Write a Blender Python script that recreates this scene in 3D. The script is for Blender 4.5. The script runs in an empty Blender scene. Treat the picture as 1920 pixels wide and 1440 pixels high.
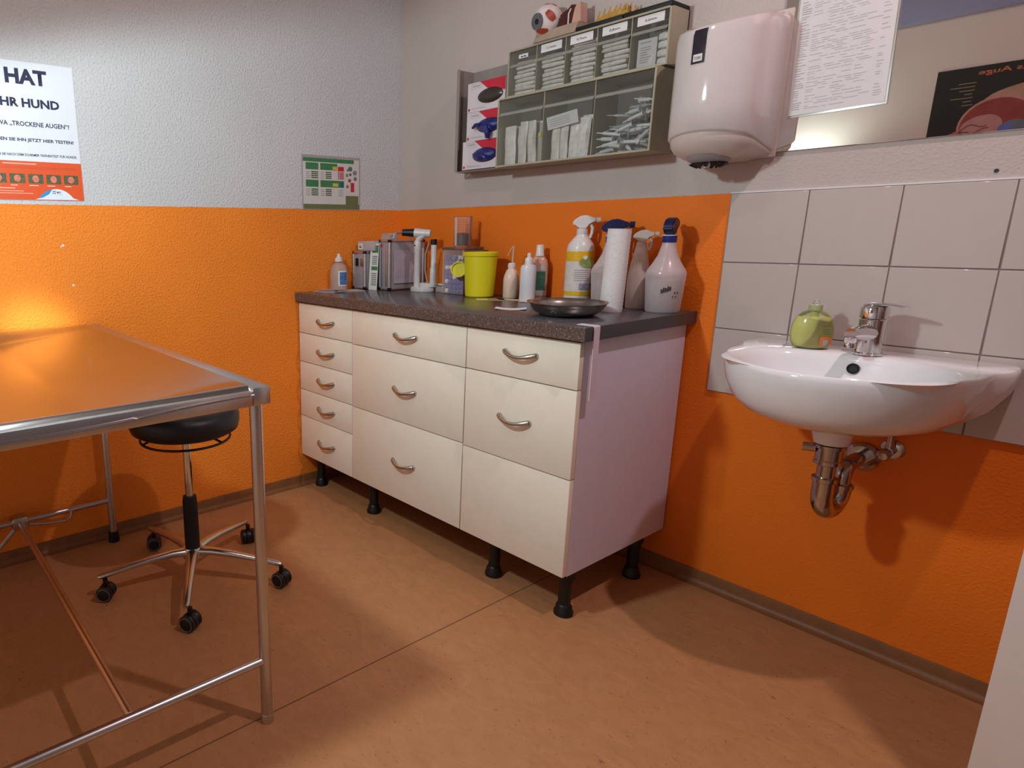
import bpy, bmesh, math, random
from mathutils import Vector, Matrix, Euler
random.seed(7)
PI = math.pi
scene = bpy.context.scene
COL = scene.collection

# ------------------------------------------------------------------ camera
cam_d = bpy.data.cameras.new('camera')
cam = bpy.data.objects.new('camera', cam_d)
COL.objects.link(cam)
cam.location = (2.4298, -2.1375, 1.1545)
cam.rotation_euler = (1.3390, 0.0099, 0.9503)
cam_d.sensor_fit = 'HORIZONTAL'
cam_d.sensor_width = 36.0
cam_d.lens = 1211.06 / 1920 * 36.0
cam_d.shift_x = (960 - 619.8) / 1920
cam_d.shift_y = (724.5 - 720) / 1920
cam_d.clip_start = 0.02
scene.camera = cam

# ------------------------------------------------------------------ world, exposure
world = bpy.data.worlds.new('world')
scene.world = world
world.use_nodes = True
world.node_tree.nodes['Background'].inputs[0].default_value = (0.9, 0.85, 0.82, 1)
world.node_tree.nodes['Background'].inputs[1].default_value = 0.03
vs = scene.view_settings
vs.view_transform = 'Standard'
vs.look = 'None'
vs.gamma = 1.0
vs.use_curve_mapping = False
vs.exposure = 0.0

# ------------------------------------------------------------------ lights of the room
def lamp(name, kind, loc, energy, color, size=0.1, rot=(0, 0, 0)):
    d = bpy.data.lights.new(name, kind)
    d.energy = energy
    d.color = color
    o = bpy.data.objects.new(name, d)
    COL.objects.link(o)
    o.location = loc
    o.rotation_euler = rot
    if kind == 'AREA':
        d.shape = 'SQUARE'
        d.size = size
    else:
        d.shadow_soft_size = size
    return d
# ceiling light above the basin side
lamp('ceiling_light_basin', 'AREA', (2.50, -0.72, 2.97), 24, (1.0, 0.79, 0.83), 0.06)
# ceiling light in the middle of the room
lamp('ceiling_light_room', 'AREA', (1.05, -1.95, 2.97), 6, (1.0, 0.80, 0.72), 0.22)
# shaded examination lamp above the table, outside the frame: wide spill and a narrow beam onto the far table end
el = lamp('examination_lamp', 'SPOT', (1.12, -2.00, 1.80), 61, (0.77, 0.95, 1.0), 0.06)
el.spot_size = PI
el.spot_blend = 0.16
bpy.data.objects['examination_lamp'].rotation_euler = Vector((0.06, 0.30, -1)).to_track_quat('-Z', 'Y').to_euler()
eb_ = lamp('examination_lamp_beam', 'SPOT', (1.12, -2.00, 1.79), 185, (0.86, 1.0, 0.86), 0.04)
eb_.spot_size = math.radians(14.5)
eb_.spot_blend = 1.0
bpy.data.objects['examination_lamp_beam'].rotation_euler = Vector((0.0 - 1.12, -1.665 + 2.00, 0.745 - 1.79)).to_track_quat('-Z', 'Y').to_euler()
# added upward spot, unseen, brightens the opposite wall that the mirror shows
eu = lamp('mirror_uplight', 'SPOT', (0.62, -2.84, 1.47), 16, (0.86, 1.0, 0.92), 0.03, (PI, 0, 0))
eu.spot_size = 2.6
eu.spot_blend = 0.8

# ------------------------------------------------------------------ materials
MATS = {}
def lin(c):
    return tuple(v / 12.92 if v <= 0.04045 else ((v + 0.055) / 1.055) ** 2.4 for v in c)
def hx(h):
    return lin(tuple(int(h[i:i + 2], 16) / 255 for i in (0, 2, 4)))
def setin(b, key, val):
    if key in b.inputs:
        b.inputs[key].default_value = val
def mat(name, color, rough=0.5, metal=0.0, var=0.06, scale=30.0, bump=0.0, bscale=200.0, spec=0.5, trans=0.0,
        alpha=1.0, sss=0.0, coat=0.0, ior=1.45):
    """principled material with a procedural noise variation of its colour (and relief)"""
    if name in MATS:
        return MATS[name]
    m = bpy.data.materials.new(name)
    m.use_nodes = True
    nt = m.node_tree
    b = nt.nodes['Principled BSDF']
    c = hx(color) if isinstance(color, str) else color
    tc = nt.nodes.new('ShaderNodeTexCoord')
    n = nt.nodes.new('ShaderNodeTexNoise')
    n.inputs['Scale'].default_value = scale
    n.inputs['Detail'].default_value = 3
    nt.links.new(tc.outputs['Object'], n.inputs['Vector'])
    r = nt.nodes.new('ShaderNodeValToRGB')
    r.color_ramp.elements[0].position = 0.3
    r.color_ramp.elements[1].position = 0.7
    r.color_ramp.elements[0].color = tuple(max(0, v * (1 - var)) for v in c) + (1,)
    r.color_ramp.elements[1].color = tuple(min(1, v * (1 + var)) for v in c) + (1,)
    nt.links.new(n.outputs['Fac'], r.inputs['Fac'])
    nt.links.new(r.outputs['Color'], b.inputs['Base Color'])
    setin(b, 'Roughness', rough); setin(b, 'Metallic', metal); setin(b, 'IOR', ior)
    setin(b, 'Specular IOR Level', spec); setin(b, 'Transmission Weight', trans)
    setin(b, 'Alpha', alpha); setin(b, 'Coat Weight', coat)
    if sss:
        setin(b, 'Subsurface Weight', sss); setin(b, 'Subsurface Radius', (0.01, 0.01, 0.01))
    if bump:
        n2 = nt.nodes.new('ShaderNodeTexNoise')
        n2.inputs['Scale'].default_value = bscale
        n2.inputs['Detail'].default_value = 2
        nt.links.new(tc.outputs['Object'], n2.inputs['Vector'])
        bp = nt.nodes.new('ShaderNodeBump')
        bp.inputs['Strength'].default_value = bump
        bp.inputs['Distance'].default_value = 0.002
        nt.links.new(n2.outputs['Fac'], bp.inputs['Height'])
        nt.links.new(bp.outputs['Normal'], b.inputs['Normal'])
    MATS[name] = m
    return m
def clear(name, color, opacity=0.25, rough=0.1):
    """clear plastic: see-through sheet with a tinted body and a glossy skin"""
    if name in MATS:
        return MATS[name]
    m = bpy.data.materials.new(name)
    m.use_nodes = True
    nt = m.node_tree
    for nd in list(nt.nodes):
        nt.nodes.remove(nd)
    out = nt.nodes.new('ShaderNodeOutputMaterial')
    tr = nt.nodes.new('ShaderNodeBsdfTransparent')
    c = hx(color)
    tr.inputs[0].default_value = tuple(0.93 + 0.07 * v for v in c) + (1,)
    pb = nt.nodes.new('ShaderNodeBsdfPrincipled')
    tc = nt.nodes.new('ShaderNodeTexCoord')
    n = nt.nodes.new('ShaderNodeTexNoise'); n.inputs['Scale'].default_value = 25
    nt.links.new(tc.outputs['Object'], n.inputs['Vector'])
    r = nt.nodes.new('ShaderNodeValToRGB')
    r.color_ramp.elements[0].color = tuple(v * 0.93 for v in c) + (1,)
    r.color_ramp.elements[1].color = tuple(min(1, v * 1.07) for v in c) + (1,)
    nt.links.new(n.outputs['Fac'], r.inputs['Fac'])
    nt.links.new(r.outputs['Color'], pb.inputs['Base Color'])
    setin(pb, 'Roughness', rough)
    mx = nt.nodes.new('ShaderNodeMixShader')
    fr = nt.nodes.new('ShaderNodeFresnel'); fr.inputs[0].default_value = 1.4
    ad = nt.nodes.new('ShaderNodeMath'); ad.operation = 'ADD'; ad.use_clamp = True
    ad.inputs[1].default_value = opacity
    nt.links.new(fr.outputs[0], ad.inputs[0])
    nt.links.new(ad.outputs[0], mx.inputs[0])
    nt.links.new(tr.outputs[0], mx.inputs[1])
    nt.links.new(pb.outputs[0], mx.inputs[2])
    nt.links.new(mx.outputs[0], out.inputs[0])
    MATS[name] = m
    return m

def wall_mat(name, split, grain, ORANGE, WHITE_WALL):
    m = bpy.data.materials.new(name)
    m.use_nodes = True
    nt = m.node_tree; L = nt.links.new
    b = nt.nodes['Principled BSDF']
    tc = nt.nodes.new('ShaderNodeTexCoord')
    sep = nt.nodes.new('ShaderNodeSeparateXYZ')
    L(tc.outputs['Object'], sep.inputs[0])
    n = nt.nodes.new('ShaderNodeTexNoise'); n.inputs['Scale'].default_value = 55; n.inputs['Detail'].default_value = 2
    L(tc.outputs['Object'], n.inputs['Vector'])
    wob = nt.nodes.new('ShaderNodeMath'); wob.operation = 'MULTIPLY_ADD'
    wob.inputs[1].default_value = 0.004
    L(n.outputs['Fac'], wob.inputs[0]); L(sep.outputs['Z'], wob.inputs[2])
    gt = nt.nodes.new('ShaderNodeMath'); gt.operation = 'GREATER_THAN'; gt.inputs[1].default_value = split + 0.002
    L(wob.outputs[0], gt.inputs[0])
    big = nt.nodes.new('ShaderNodeTexNoise'); big.inputs['Scale'].default_value = 3.0; big.inputs['Detail'].default_value = 5
    L(tc.outputs['Object'], big.inputs['Vector'])
    def ramp(c, v):
        r = nt.nodes.new('ShaderNodeValToRGB')
        r.color_ramp.elements[0].position = 0.3; r.color_ramp.elements[1].position = 0.7
        r.color_ramp.elements[0].color = tuple(x * (1 - v) for x in c) + (1,)
        r.color_ramp.elements[1].color = tuple(min(1, x * (1 + v)) for x in c) + (1,)
        L(big.outputs['Fac'], r.inputs['Fac'])
        return r
    ro, rw = ramp(ORANGE, 0.05), ramp(WHITE_WALL, 0.03)
    mx = nt.nodes.new('ShaderNodeMix'); mx.data_type = 'RGBA'
    L(gt.outputs[0], mx.inputs[0]); L(ro.outputs[0], mx.inputs[6]); L(rw.outputs[0], mx.inputs[7])
    L(mx.outputs[2], b.inputs['Base Color'])
    setin(b, 'Roughness', 0.62); setin(b, 'Specular IOR Level', 0.3)
    # wood-chip wallpaper relief
    v = nt.nodes.new('ShaderNodeTexNoise'); v.inputs['Scale'].default_value = 130; v.inputs['Detail'].default_value = 3
    v.inputs['Roughness'].default_value = 0.45
    L(tc.outputs['Object'], v.inputs['Vector'])
    rr = nt.nodes.new('ShaderNodeValToRGB')
    rr.color_ramp.elements[0].position = 0.48; rr.color_ramp.elements[1].position = 0.68
    L(v.outputs['Fac'], rr.inputs['Fac'])
    bp = nt.nodes.new('ShaderNodeBump'); bp.inputs['Strength'].default_value = grain; bp.inputs['Distance'].default_value = 0.0022
    L(rr.outputs['Color'], bp.inputs['Height']); L(bp.outputs['Normal'], b.inputs['Normal'])
    return m
M_WALL_L = wall_mat('orange and white woodchip wall', 1.262, 0.62, (0.88, 0.24, 0.022), hx('c9c8c8'))  # cool lamplight on this wall is mixed into its paint colours
M_WALL_B = wall_mat('orange and white painted wall', 1.260, 0.26, (0.82, 0.178, 0.009), hx('bcaea8'))  # same paint as the left wall, tinted warm and red for the light here

def floor_mat():
    m = bpy.data.materials.new('marbled brown linoleum')
    m.use_nodes = True
    nt = m.node_tree; L = nt.links.new
    b = nt.nodes['Principled BSDF']
    tc = nt.nodes.new('ShaderNodeTexCoord')
    mp = nt.nodes.new('ShaderNodeMapping'); mp.inputs['Scale'].default_value = (1, 1.7, 1); mp.inputs['Rotation'].default_value = (0, 0, 0.6)
    L(tc.outputs['Object'], mp.inputs[0])
    n1 = nt.nodes.new('ShaderNodeTexNoise'); n1.inputs['Scale'].default_value = 16; n1.inputs['Detail'].default_value = 8
    n1.inputs['Roughness'].default_value = 0.65; n1.inputs['Distortion'].default_value = 0.8
    L(mp.outputs[0], n1.inputs['Vector'])
    r1 = nt.nodes.new('ShaderNodeValToRGB')
    r1.color_ramp.elements[0].position = 0.3; r1.color_ramp.elements[1].position = 0.72
    r1.color_ramp.elements[0].color = hx('a5734a') + (1,); r1.color_ramp.elements[1].color = hx('b48057') + (1,)
    L(n1.outputs['Fac'], r1.inputs['Fac'])
    n2 = nt.nodes.new('ShaderNodeTexNoise'); n2.inputs['Scale'].default_value = 75; n2.inputs['Detail'].default_value = 3
    n2.inputs['Distortion'].default_value = 1.6
    L(mp.outputs[0], n2.inputs['Vector'])
    r2 = nt.nodes.new('ShaderNodeValToRGB')
    r2.color_ramp.elements[0].position = 0.29; r2.color_ramp.elements[1].position = 0.34
    L(n2.outputs['Fac'], r2.inputs['Fac'])
    mx = nt.nodes.new('ShaderNodeMix'); mx.data_type = 'RGBA'
    L(r2.outputs[0], mx.inputs[0]); mx.inputs[6].default_value = hx('7f5536') + (1,); L(r1.outputs[0], mx.inputs[7])
    L(mx.outputs[2], b.inputs['Base Color'])
    setin(b, 'Roughness', 0.45); setin(b, 'Specular IOR Level', 0.35)
    bp = nt.nodes.new('ShaderNodeBump'); bp.inputs['Strength'].default_value = 0.08; bp.inputs['Distance'].default_value = 0.001
    L(n2.outputs['Fac'], bp.inputs['Height']); L(bp.outputs['Normal'], b.inputs['Normal'])
    return m
M_FLOOR = floor_mat()

def speckle_mat(name, base, fleck, scale, amount, rough):
    m = bpy.data.materials.new(name)
    m.use_nodes = True
    nt = m.node_tree; L = nt.links.new
    b = nt.nodes['Principled BSDF']
    tc = nt.nodes.new('ShaderNodeTexCoord')
    n = nt.nodes.new('ShaderNodeTexNoise'); n.inputs['Scale'].default_value = scale; n.inputs['Detail'].default_value = 4
    L(tc.outputs['Object'], n.inputs['Vector'])
    r = nt.nodes.new('ShaderNodeValToRGB')
    r.color_ramp.elements[0].position = 0.35; r.color_ramp.elements[1].position = 0.65
    c = hx(base)
    r.color_ramp.elements[0].color = tuple(v * 0.7 for v in c) + (1,)
    r.color_ramp.elements[1].color = tuple(v * 1.3 for v in c) + (1,)
    L(n.outputs['Fac'], r.inputs['Fac'])
    n2 = nt.nodes.new('ShaderNodeTexNoise'); n2.inputs['Scale'].default_value = scale * 2.1; n2.inputs['Detail'].default_value = 2
    L(tc.outputs['Object'], n2.inputs['Vector'])
    r2 = nt.nodes.new('ShaderNodeValToRGB')
    r2.color_ramp.elements[0].position = amount; r2.color_ramp.elements[1].position = amount + 0.03
    L(n2.outputs['Fac'], r2.inputs['Fac'])
    mx = nt.nodes.new('ShaderNodeMix'); mx.data_type = 'RGBA'
    L(r2.outputs[0], mx.inputs[0]); L(r.outputs[0], mx.inputs[6]); mx.inputs[7].default_value = hx(fleck) + (1,)
    L(mx.outputs[2], b.inputs['Base Color'])
    setin(b, 'Roughness', rough)
    return m

M_CAB = mat('cream melamine', 'eee5d4', 0.42, var=0.02)
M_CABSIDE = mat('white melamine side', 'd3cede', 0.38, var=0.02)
M_STEEL = mat('satin stainless steel', (0.60, 0.58, 0.57), 0.30, 1.0, var=0.08, scale=8)
M_TOPSTEEL = mat('polished steel table top', (0.47, 0.45, 0.44), 0.17, 1.0, var=0.05, scale=5)
M_CHROME = mat('chrome', (0.72, 0.72, 0.72), 0.07, 1.0, var=0.03)
M_NICKEL = mat('brushed nickel', (0.50, 0.47, 0.43), 0.28, 1.0)
M_ALU = mat('cast aluminium', (0.62, 0.60, 0.57), 0.26, 1.0)
M_BLACK = mat('black plastic', '121212', 0.4)
M_BLACKRUB = mat('black rubber', '0d0d0d', 0.6)
M_LEATHER = mat('black leatherette', '17181a', 0.42, bump=0.15, bscale=300)
M_CERAMIC = mat('white glazed ceramic', 'e6e3e4', 0.08, var=0.01, coat=0.3)
M_TILE = mat('glossy white tile', 'bdb0a9', 0.14, var=0.015)
M_GROUT = mat('grey grout', '8f7f7c', 0.8)
M_WHITEP = mat('white plastic', 'd8d2cf', 0.25, var=0.02)
M_WHITE = mat('white paper', 'dcd8d6', 0.7, var=0.02)
M_PAPERLINE = mat('grey print', 'a39a9c', 0.7)
M_DARKPRINT = mat('dark blue print', '2e2c4a', 0.7)
M_BLACKPRINT = mat('black print', '262428', 0.7)
M_BROWN = mat('brown linoleum skirting', '80512d', 0.5, var=0.12, scale=20)
M_RED = mat('red print', 'c02338', 0.6)
M_BLUE = mat('navy plastic', '1d2a75', 0.35)
M_NAVY = mat('navy spray head', '20244f', 0.38)

# ------------------------------------------------------------------ mesh helpers
def new_bm():
    return bmesh.new()
def add_box(bm, x0, x1, y0, y1, z0, z1, bev=0.0, seg=2, mtx=None):
    r = bmesh.ops.create_cube(bm, size=1.0)
    vs_ = r['verts']
    for v in vs_:
        v.co = Vector(((x0 + x1) / 2 + v.co.x * (x1 - x0), (y0 + y1) / 2 + v.co.y * (y1 - y0), (z0 + z1) / 2 + v.co.z * (z1 - z0)))
        if mtx is not None:
            v.co = mtx @ v.co
    if bev > 0:
        es = list({e for v in vs_ for e in v.link_edges})
        bmesh.ops.bevel(bm, geom=es, offset=bev, segments=seg, affect='EDGES', profile=0.5)
def ring_frame(d):
    d = d.normalized()
    a = Vector((0, 0, 1)) if abs(d.z) < 0.9 else Vector((1, 0, 0))
    u = d.cross(a).normalized()
    w = d.cross(u).normalized()
    return u, w
def add_rings(bm, rings, close=True, cap0=True, cap1=True):
    vr = [[bm.verts.new(p) for p in ring] for ring in rings]
    n = len(vr[0])
    for i in range(len(vr) - 1):
        a, b = vr[i], vr[i + 1]
        for j in range(n if close else n - 1):
            k = (j + 1) % n
            try:
                bm.faces.new((a[j], a[k], b[k], b[j]))
            except ValueError:
                pass
    if cap0:
        bm.faces.new(list(reversed(vr[0])))
    if cap1:
        bm.faces.new(vr[-1])
def add_cyl(bm, p0, p1, r0, r1=None, seg=20, cap=True):
    p0, p1 = Vector(p0), Vector(p1)
    r1 = r0 if r1 is None else r1
    u, w = ring_frame(p1 - p0)
    rings = []
    for p, r in ((p0, r0), (p1, r1)):
        rings.append([p + (u * math.cos(2 * PI * k / seg) + w * math.sin(2 * PI * k / seg)) * r for k in range(seg)])
    add_rings(bm, rings, True, cap, cap)
def add_lathe(bm, prof, seg=28, c=(0, 0, 0), sx=1.0, sy=1.0, cap0=True, cap1=True, rot=None, pw=2.0):
    rings = []
    for r, z in prof:
        ring = []
        for k in range(seg):
            a = 2 * PI * k / seg
            ca, sa = math.cos(a), math.sin(a)
            if pw != 2.0:
                ca = math.copysign(abs(ca) ** (2 / pw), ca); sa = math.copysign(abs(sa) ** (2 / pw), sa)
            p = Vector((r * ca * sx, r * sa * sy, z))
            if rot is not None:
                p = rot @ p
            ring.append(p + Vector(c))
        rings.append(ring)
    add_rings(bm, rings, True, cap0, cap1)
def add_tube(bm, pts, r, seg=12, closed=False, flat=1.0):
    pts = [Vector(p) for p in pts]
    n = len(pts)
    rr = r if isinstance(r, (list, tuple)) else [r] * n
    rings = []
    prev = None
    for i, p in enumerate(pts):
        if closed:
            d = pts[(i + 1) % n] - pts[i - 1]
        else:
            d = pts[min(i + 1, n - 1)] - pts[max(i - 1, 0)]
        d.normalize()
        if prev is None:
            u, w = ring_frame(d)
        else:
            u = (prev - d * prev.dot(d)).normalized()
            w = d.cross(u).normalized()
        prev = u
        rings.append([p + (u * math.cos(2 * PI * k / seg) + w * math.sin(2 * PI * k / seg) * flat) * rr[i] for k in range(seg)])
    if closed:
        rings.append(rings[0])
        add_rings(bm, rings, True, False, False)
        bmesh.ops.remove_doubles(bm, verts=bm.verts, dist=1e-6)
    else:
        add_rings(bm, rings, True, True, True)
def add_prism(bm, pts, off, base=lambda a, b: Vector((a, 0, b))):
    """closed outline in 2D extruded by the vector off"""
    off = Vector(off)
    a = [base(*p) for p in pts]
    add_rings(bm, [a, [p + off for p in a]], True, True, True)
def arc(cx, cy, r, a0, a1, n):
    return [(cx + r * math.cos(a0 + (a1 - a0) * k / n), cy + r * math.sin(a0 + (a1 - a0) * k / n)) for k in range(n + 1)]
def fin(bm, name, smooth=35):
    bmesh.ops.recalc_face_normals(bm, faces=bm.faces)
    me = bpy.data.meshes.new(name)
    bm.to_mesh(me)
    bm.free()
    if smooth:
        me.polygons.foreach_set('use_smooth', [True] * len(me.polygons))
        me.set_sharp_from_angle(angle=math.radians(smooth))
    return me
def obj(name, bm, m, parent=None, loc=(0, 0, 0), rot=(0, 0, 0), smooth=35, label=None):
    me = bm if isinstance(bm, bpy.types.Mesh) else fin(bm, name, smooth)
    if m is not None and not me.materials:
        me.materials.append(m)
    o = bpy.data.objects.new(name, me)
    COL.objects.link(o)
    o.location = loc
    o.rotation_euler = rot
    if parent is not None:
        o.parent = parent
    if label:
        o['label'] = label
    return o
def tag(o, label, cat, group=None, kind=None):
    o['label'] = label
    o['category'] = cat
    if group:
        o['group'] = group
    if kind:
        o['kind'] = kind
    return o
def thing(name, label, cat, loc=(0, 0, 0), rotz=0.0, group=None):
    o = bpy.data.objects.new(name, None)
    COL.objects.link(o)
    o.empty_display_size = 0.02
    o.location = loc
    o.rotation_euler = (0, 0, rotz)
    return tag(o, label, cat, group)
def struct(name, bm, m, label, cat, smooth=0):
    o = obj(name, bm, m, smooth=smooth)
    return tag(o, label, cat, None, 'structure')
def box_bm(*a, **k):
    bm = new_bm(); add_box(bm, *a, **k); return bm
def cyl_bm(*a, **k):
    bm = new_bm(); add_cyl(bm, *a, **k); return bm
def lathe_bm(*a, **k):
    bm = new_bm(); add_lathe(bm, *a, **k); return bm
def tube_bm(*a, **k):
    bm = new_bm(); add_tube(bm, *a, **k); return bm
def smoothstep(a, b, x):
    t = max(0.0, min(1.0, (x - a) / (b - a)))
    return t * t * (3 - 2 * t)

def text_bm(body, width, height, depth=0.0004, bold=0.0):
    """flat lettering centred on the origin in the local XZ plane, front towards -Y"""
    cu = bpy.data.curves.new('lettering', 'FONT')
    cu.body = body
    cu.size = 1.0
    cu.extrude = 0.0
    cu.offset = bold
    cu.resolution_u = 2
    o = bpy.data.objects.new('lettering_tmp', cu)
    COL.objects.link(o)
    dg = bpy.context.evaluated_depsgraph_get()
    me = bpy.data.meshes.new_from_object(o.evaluated_get(dg))
    bpy.data.objects.remove(o)
    bpy.data.curves.remove(cu)
    bm = bmesh.new()
    bm.from_mesh(me)
    bpy.data.meshes.remove(me)
    if not bm.verts:
        return bm
    xs = [v.co.x for v in bm.verts]; ys = [v.co.y for v in bm.verts]
    x0, x1, y0, y1 = min(xs), max(xs), min(ys), max(ys)
    sx = width / (x1 - x0)
    sy = height / (y1 - y0) if height else sx
    for v in bm.verts:
        v.co = Vector(((v.co.x - (x0 + x1) / 2) * sx, -depth, (v.co.y - (y0 + y1) / 2) * sy))
    return bm
def flat(pts, y=0.0):
    """flat printed patch in the local XZ plane"""
    bm = new_bm()
    bm.faces.new([bm.verts.new((a, y, b)) for a, b in pts])
    return bm
def rects(rs, y=0.0, bm=None):
    bm = bm or new_bm()
    for x0, x1, z0, z1 in rs:
        bm.faces.new([bm.verts.new((a, y, b)) for a, b in ((x0, z0), (x1, z0), (x1, z1), (x0, z1))])
    return bm
def disc(cx, cz, r, y=0.0, n=20, rz=None):
    rz = rz or r
    return flat([(cx + r * math.cos(2 * PI * k / n), cz + rz * math.sin(2 * PI * k / n)) for k in range(n)], y)

# ================================================================== SETTING
H = 3.0
floor = struct('floor', box_bm(-0.1, 3.5, -3.1, 0.1, -0.06, 0), M_FLOOR, 'brown marbled linoleum floor of the room', 'floor')
obj('floor_seam', box_bm(1.2195, 1.2225, -3.0, -0.05, -0.001, 0.0005), mat('dark seam', '6b4128', 0.6), floor, label='thin dark seam between two linoleum sheets')
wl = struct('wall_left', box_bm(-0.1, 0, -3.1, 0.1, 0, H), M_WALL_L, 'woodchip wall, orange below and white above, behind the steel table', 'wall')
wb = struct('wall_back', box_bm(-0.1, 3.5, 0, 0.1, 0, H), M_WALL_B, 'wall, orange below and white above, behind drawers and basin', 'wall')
M_PLAIN = mat('plain white wall paint', 'cfc7c2', 0.7, var=0.03, scale=3)
struct('wall_front', box_bm(-0.1, 3.5, -3.1, -3.0, 0, H), M_PLAIN, 'white wall opposite the basin, seen in the mirror', 'wall')
struct('wall_right', box_bm(3.4, 3.5, -3.1, 0.1, 0, H), mat('darkened wall grey', '77757a', 0.7, var=0.03, scale=3), 'unseen side wall by the door, tone darkened for reflections', 'wall')  # unseen wall, its colour darkened so the steel table edge mirrors a dim room
struct('ceiling', box_bm(-0.1, 3.5, -3.1, 0.1, H, H + 0.1), mat('white ceiling paint', 'd6d0cc', 0.8, var=0.02), 'white painted ceiling of the room', 'ceiling')
def skirting(name, length, loc, rz, label):
    bm = new_bm()
    # coved linoleum strip: (depth from the wall, height)
    prof = [(0, 0.047), (0.004, 0.047), (0.0055, 0.044), (0.0055, 0.018), (0.008, 0.010), (0.013, 0.0045), (0.022, 0.0015), (0.03, 0.0003), (0, 0.0003)]
    add_prism(bm, prof, (length, 0, 0), lambda d, z: Vector((0, -d, z)))
    o = struct(name, bm, M_BROWN, label, 'baseboard', 50)
    o.location = loc
    o.rotation_euler = (0, 0, rz)
skirting('baseboard_back', 3.4, (0, 0, 0), 0, 'brown skirting along the wall under the washbasin')
skirting('baseboard_left', 3.0, (0, -3.0, 0), PI / 2, 'brown skirting along the wall behind the stool')
# small damages in the paint of the left wall
for (y, z, s) in ((-1.554, 1.125, 0.006), (-1.532, 0.985, 0.005), (-1.560, 1.121, 0.004)):
    bm = new_bm()
    n = 7
    pts = [(s * (0.6 + 0.5 * random.random()) * math.cos(2 * PI * k / n), s * (0.6 + 0.5 * random.random()) * math.sin(2 * PI * k / n)) for k in range(n)]
    add_prism(bm, pts, (0.0006, 0, 0), lambda a, b: Vector((0, a, b)))
    obj('paint_chip', bm, M_WHITE, wl, (0.0002, y, z))
obj('screw_hole', cyl_bm((0, 0.001, 0), (0, -0.0015, 0), 0.0045, seg=8), M_BLACK, wb, (2.055, 0, 1.28))
# tiles round the washbasin
TX, TZ, TS = 1.4966, 1.2592, 0.2
obj('grout', box_bm(TX - 0.001, TX + 5 * TS, -0.004, 0.0005, TZ - 3 * TS, TZ + 0.001), M_GROUT, wb)
tile_me = None
for i in range(5):
    for j in range(3):
        if tile_me is None:
            tile_me = fin(box_bm(0.0015, TS - 0.0015, -0.0075, -0.001, -TS + 0.0015, -0.0015, bev=0.0012, seg=1), 'tile', 40)
        t = obj('tile', tile_me, M_TILE, wb, (TX + i * TS, 0, TZ - j * TS))
obj('sealant', box_bm(TX - 0.002, TX + 5 * TS, -0.006, 0, TZ, TZ + 0.004), M_WHITE, wb)
# white door leaf standing open at the right edge
door = bpy.data.objects.new('door_1', None)
COL.objects.link(door)
door.location = (2.287, -0.522, 0.008)
door.rotation_euler = (0, 0, math.radians(-9))
tag(door, 'white door leaf standing open at the right edge', 'door', None, 'structure')
M_DOOR = mat('white door lacquer', 'e2d8d3', 0.35, var=0.02)
obj('leaf', box_bm(0, 0.88, 0, 0.04, 0, 2.08, bev=0.002), M_DOOR, door)
hd = obj('handle', tube_bm([(0.07, 0, 1.05), (0.07, -0.05, 1.05), (0.09, -0.055, 1.05), (0.19, -0.055, 1.05)], 0.009), M_NICKEL, door)
obj('rosette', cyl_bm((0.07, 0.001, 1.05), (0.07, -0.008, 1.05), 0.026), M_NICKEL, hd)

# ================================================================== DRAWER CABINETS
def bow_handle(w=0.112):
    bm = new_bm()
    pts, rr = [], []
    n = 14
    for k in range(n + 1):
        t = k / n
        x = -w / 2 + w * t
        y = -0.004 - 0.021 * math.sin(PI * t) ** 0.8
        z = -0.010 * math.sin(PI * t) + 0.004
        pts.append((x, y, z))
        rr.append(0.0042 + 0.0032 * abs(math.cos(PI * t)) ** 3 + 0.001)
    add_tube(bm, pts, rr, 10)
    add_cyl(bm, (-w / 2, 0, 0.004), (-w / 2, -0.007, 0.004), 0.0085, 0.007, 12)
    add_cyl(bm, (w / 2, 0, 0.004), (w / 2, -0.007, 0.004), 0.0085, 0.007, 12)
    return fin(bm, 'handle', 50)
HANDLE = bow_handle()
def foot_mesh():
    bm = new_bm()
    add_lathe(bm, [(0.029, 0), (0.029, 0.012), (0.025, 0.018), (0.024, 0.03), (0.019, 0.036), (0.019, 0.11), (0.0225, 0.113), (0.0225, 0.128), (0.028, 0.13), (0.028, 0.152)], 20)
    return fin(bm, 'foot', 35)
FOOT = foot_mesh()
Z0, Z1 = 0.152, 0.864
def cabinet(label, x0, x1, splits, feet, handles):
    c = thing('drawer_cabinet', label, 'cabinet', (x0, 0, 0), 0, 'three drawer cabinets under the worktop')
    w = x1 - x0
    obj('body', box_bm(0.0008, w - 0.0008, -0.560, -0.012, Z0, Z1, bev=0.001, seg=1), M_CABSIDE, c)
    for i in range(len(splits) - 1):
        zt, zb = splits[i], splits[i + 1]
        d = obj('drawer_front', box_bm(0.0017, w - 0.0017, -0.581, -0.5605, zb + 0.0017, zt - 0.0017, bev=0.0014, seg=2), M_CAB, c)
        hz = handles[i]
        if hz is not None:
            obj('handle', HANDLE, M_NICKEL, d, (hz[0] - x0, -0.581, hz[1]))
    for fx, fy in feet:
        obj('foot', FOOT, M_BLACK, c, (fx - x0, fy, 0))
    return c
cabinet('narrow cream cabinet with five drawers in the corner', 0.003, 0.393, [0.861, 0.727, 0.597, 0.468, 0.343, 0.153],
        [(0.06, -0.51), (0.06, -0.10), (0.34, -0.10)],
        [(0.212, 0.789), (0.210, 0.657), (0.209, 0.530), (0.210, 0.402), (0.209, 0.246)])
cabinet('wide cream cabinet with three drawers, the middle one', 0.393, 1.003, [0.861, 0.724, 0.466, 0.153],
        [(0.45, -0.51), (0.45, -0.10), (0.95, -0.10)],
        [(0.711, 0.790), (0.710, 0.590), (0.710, 0.306)])
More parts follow.
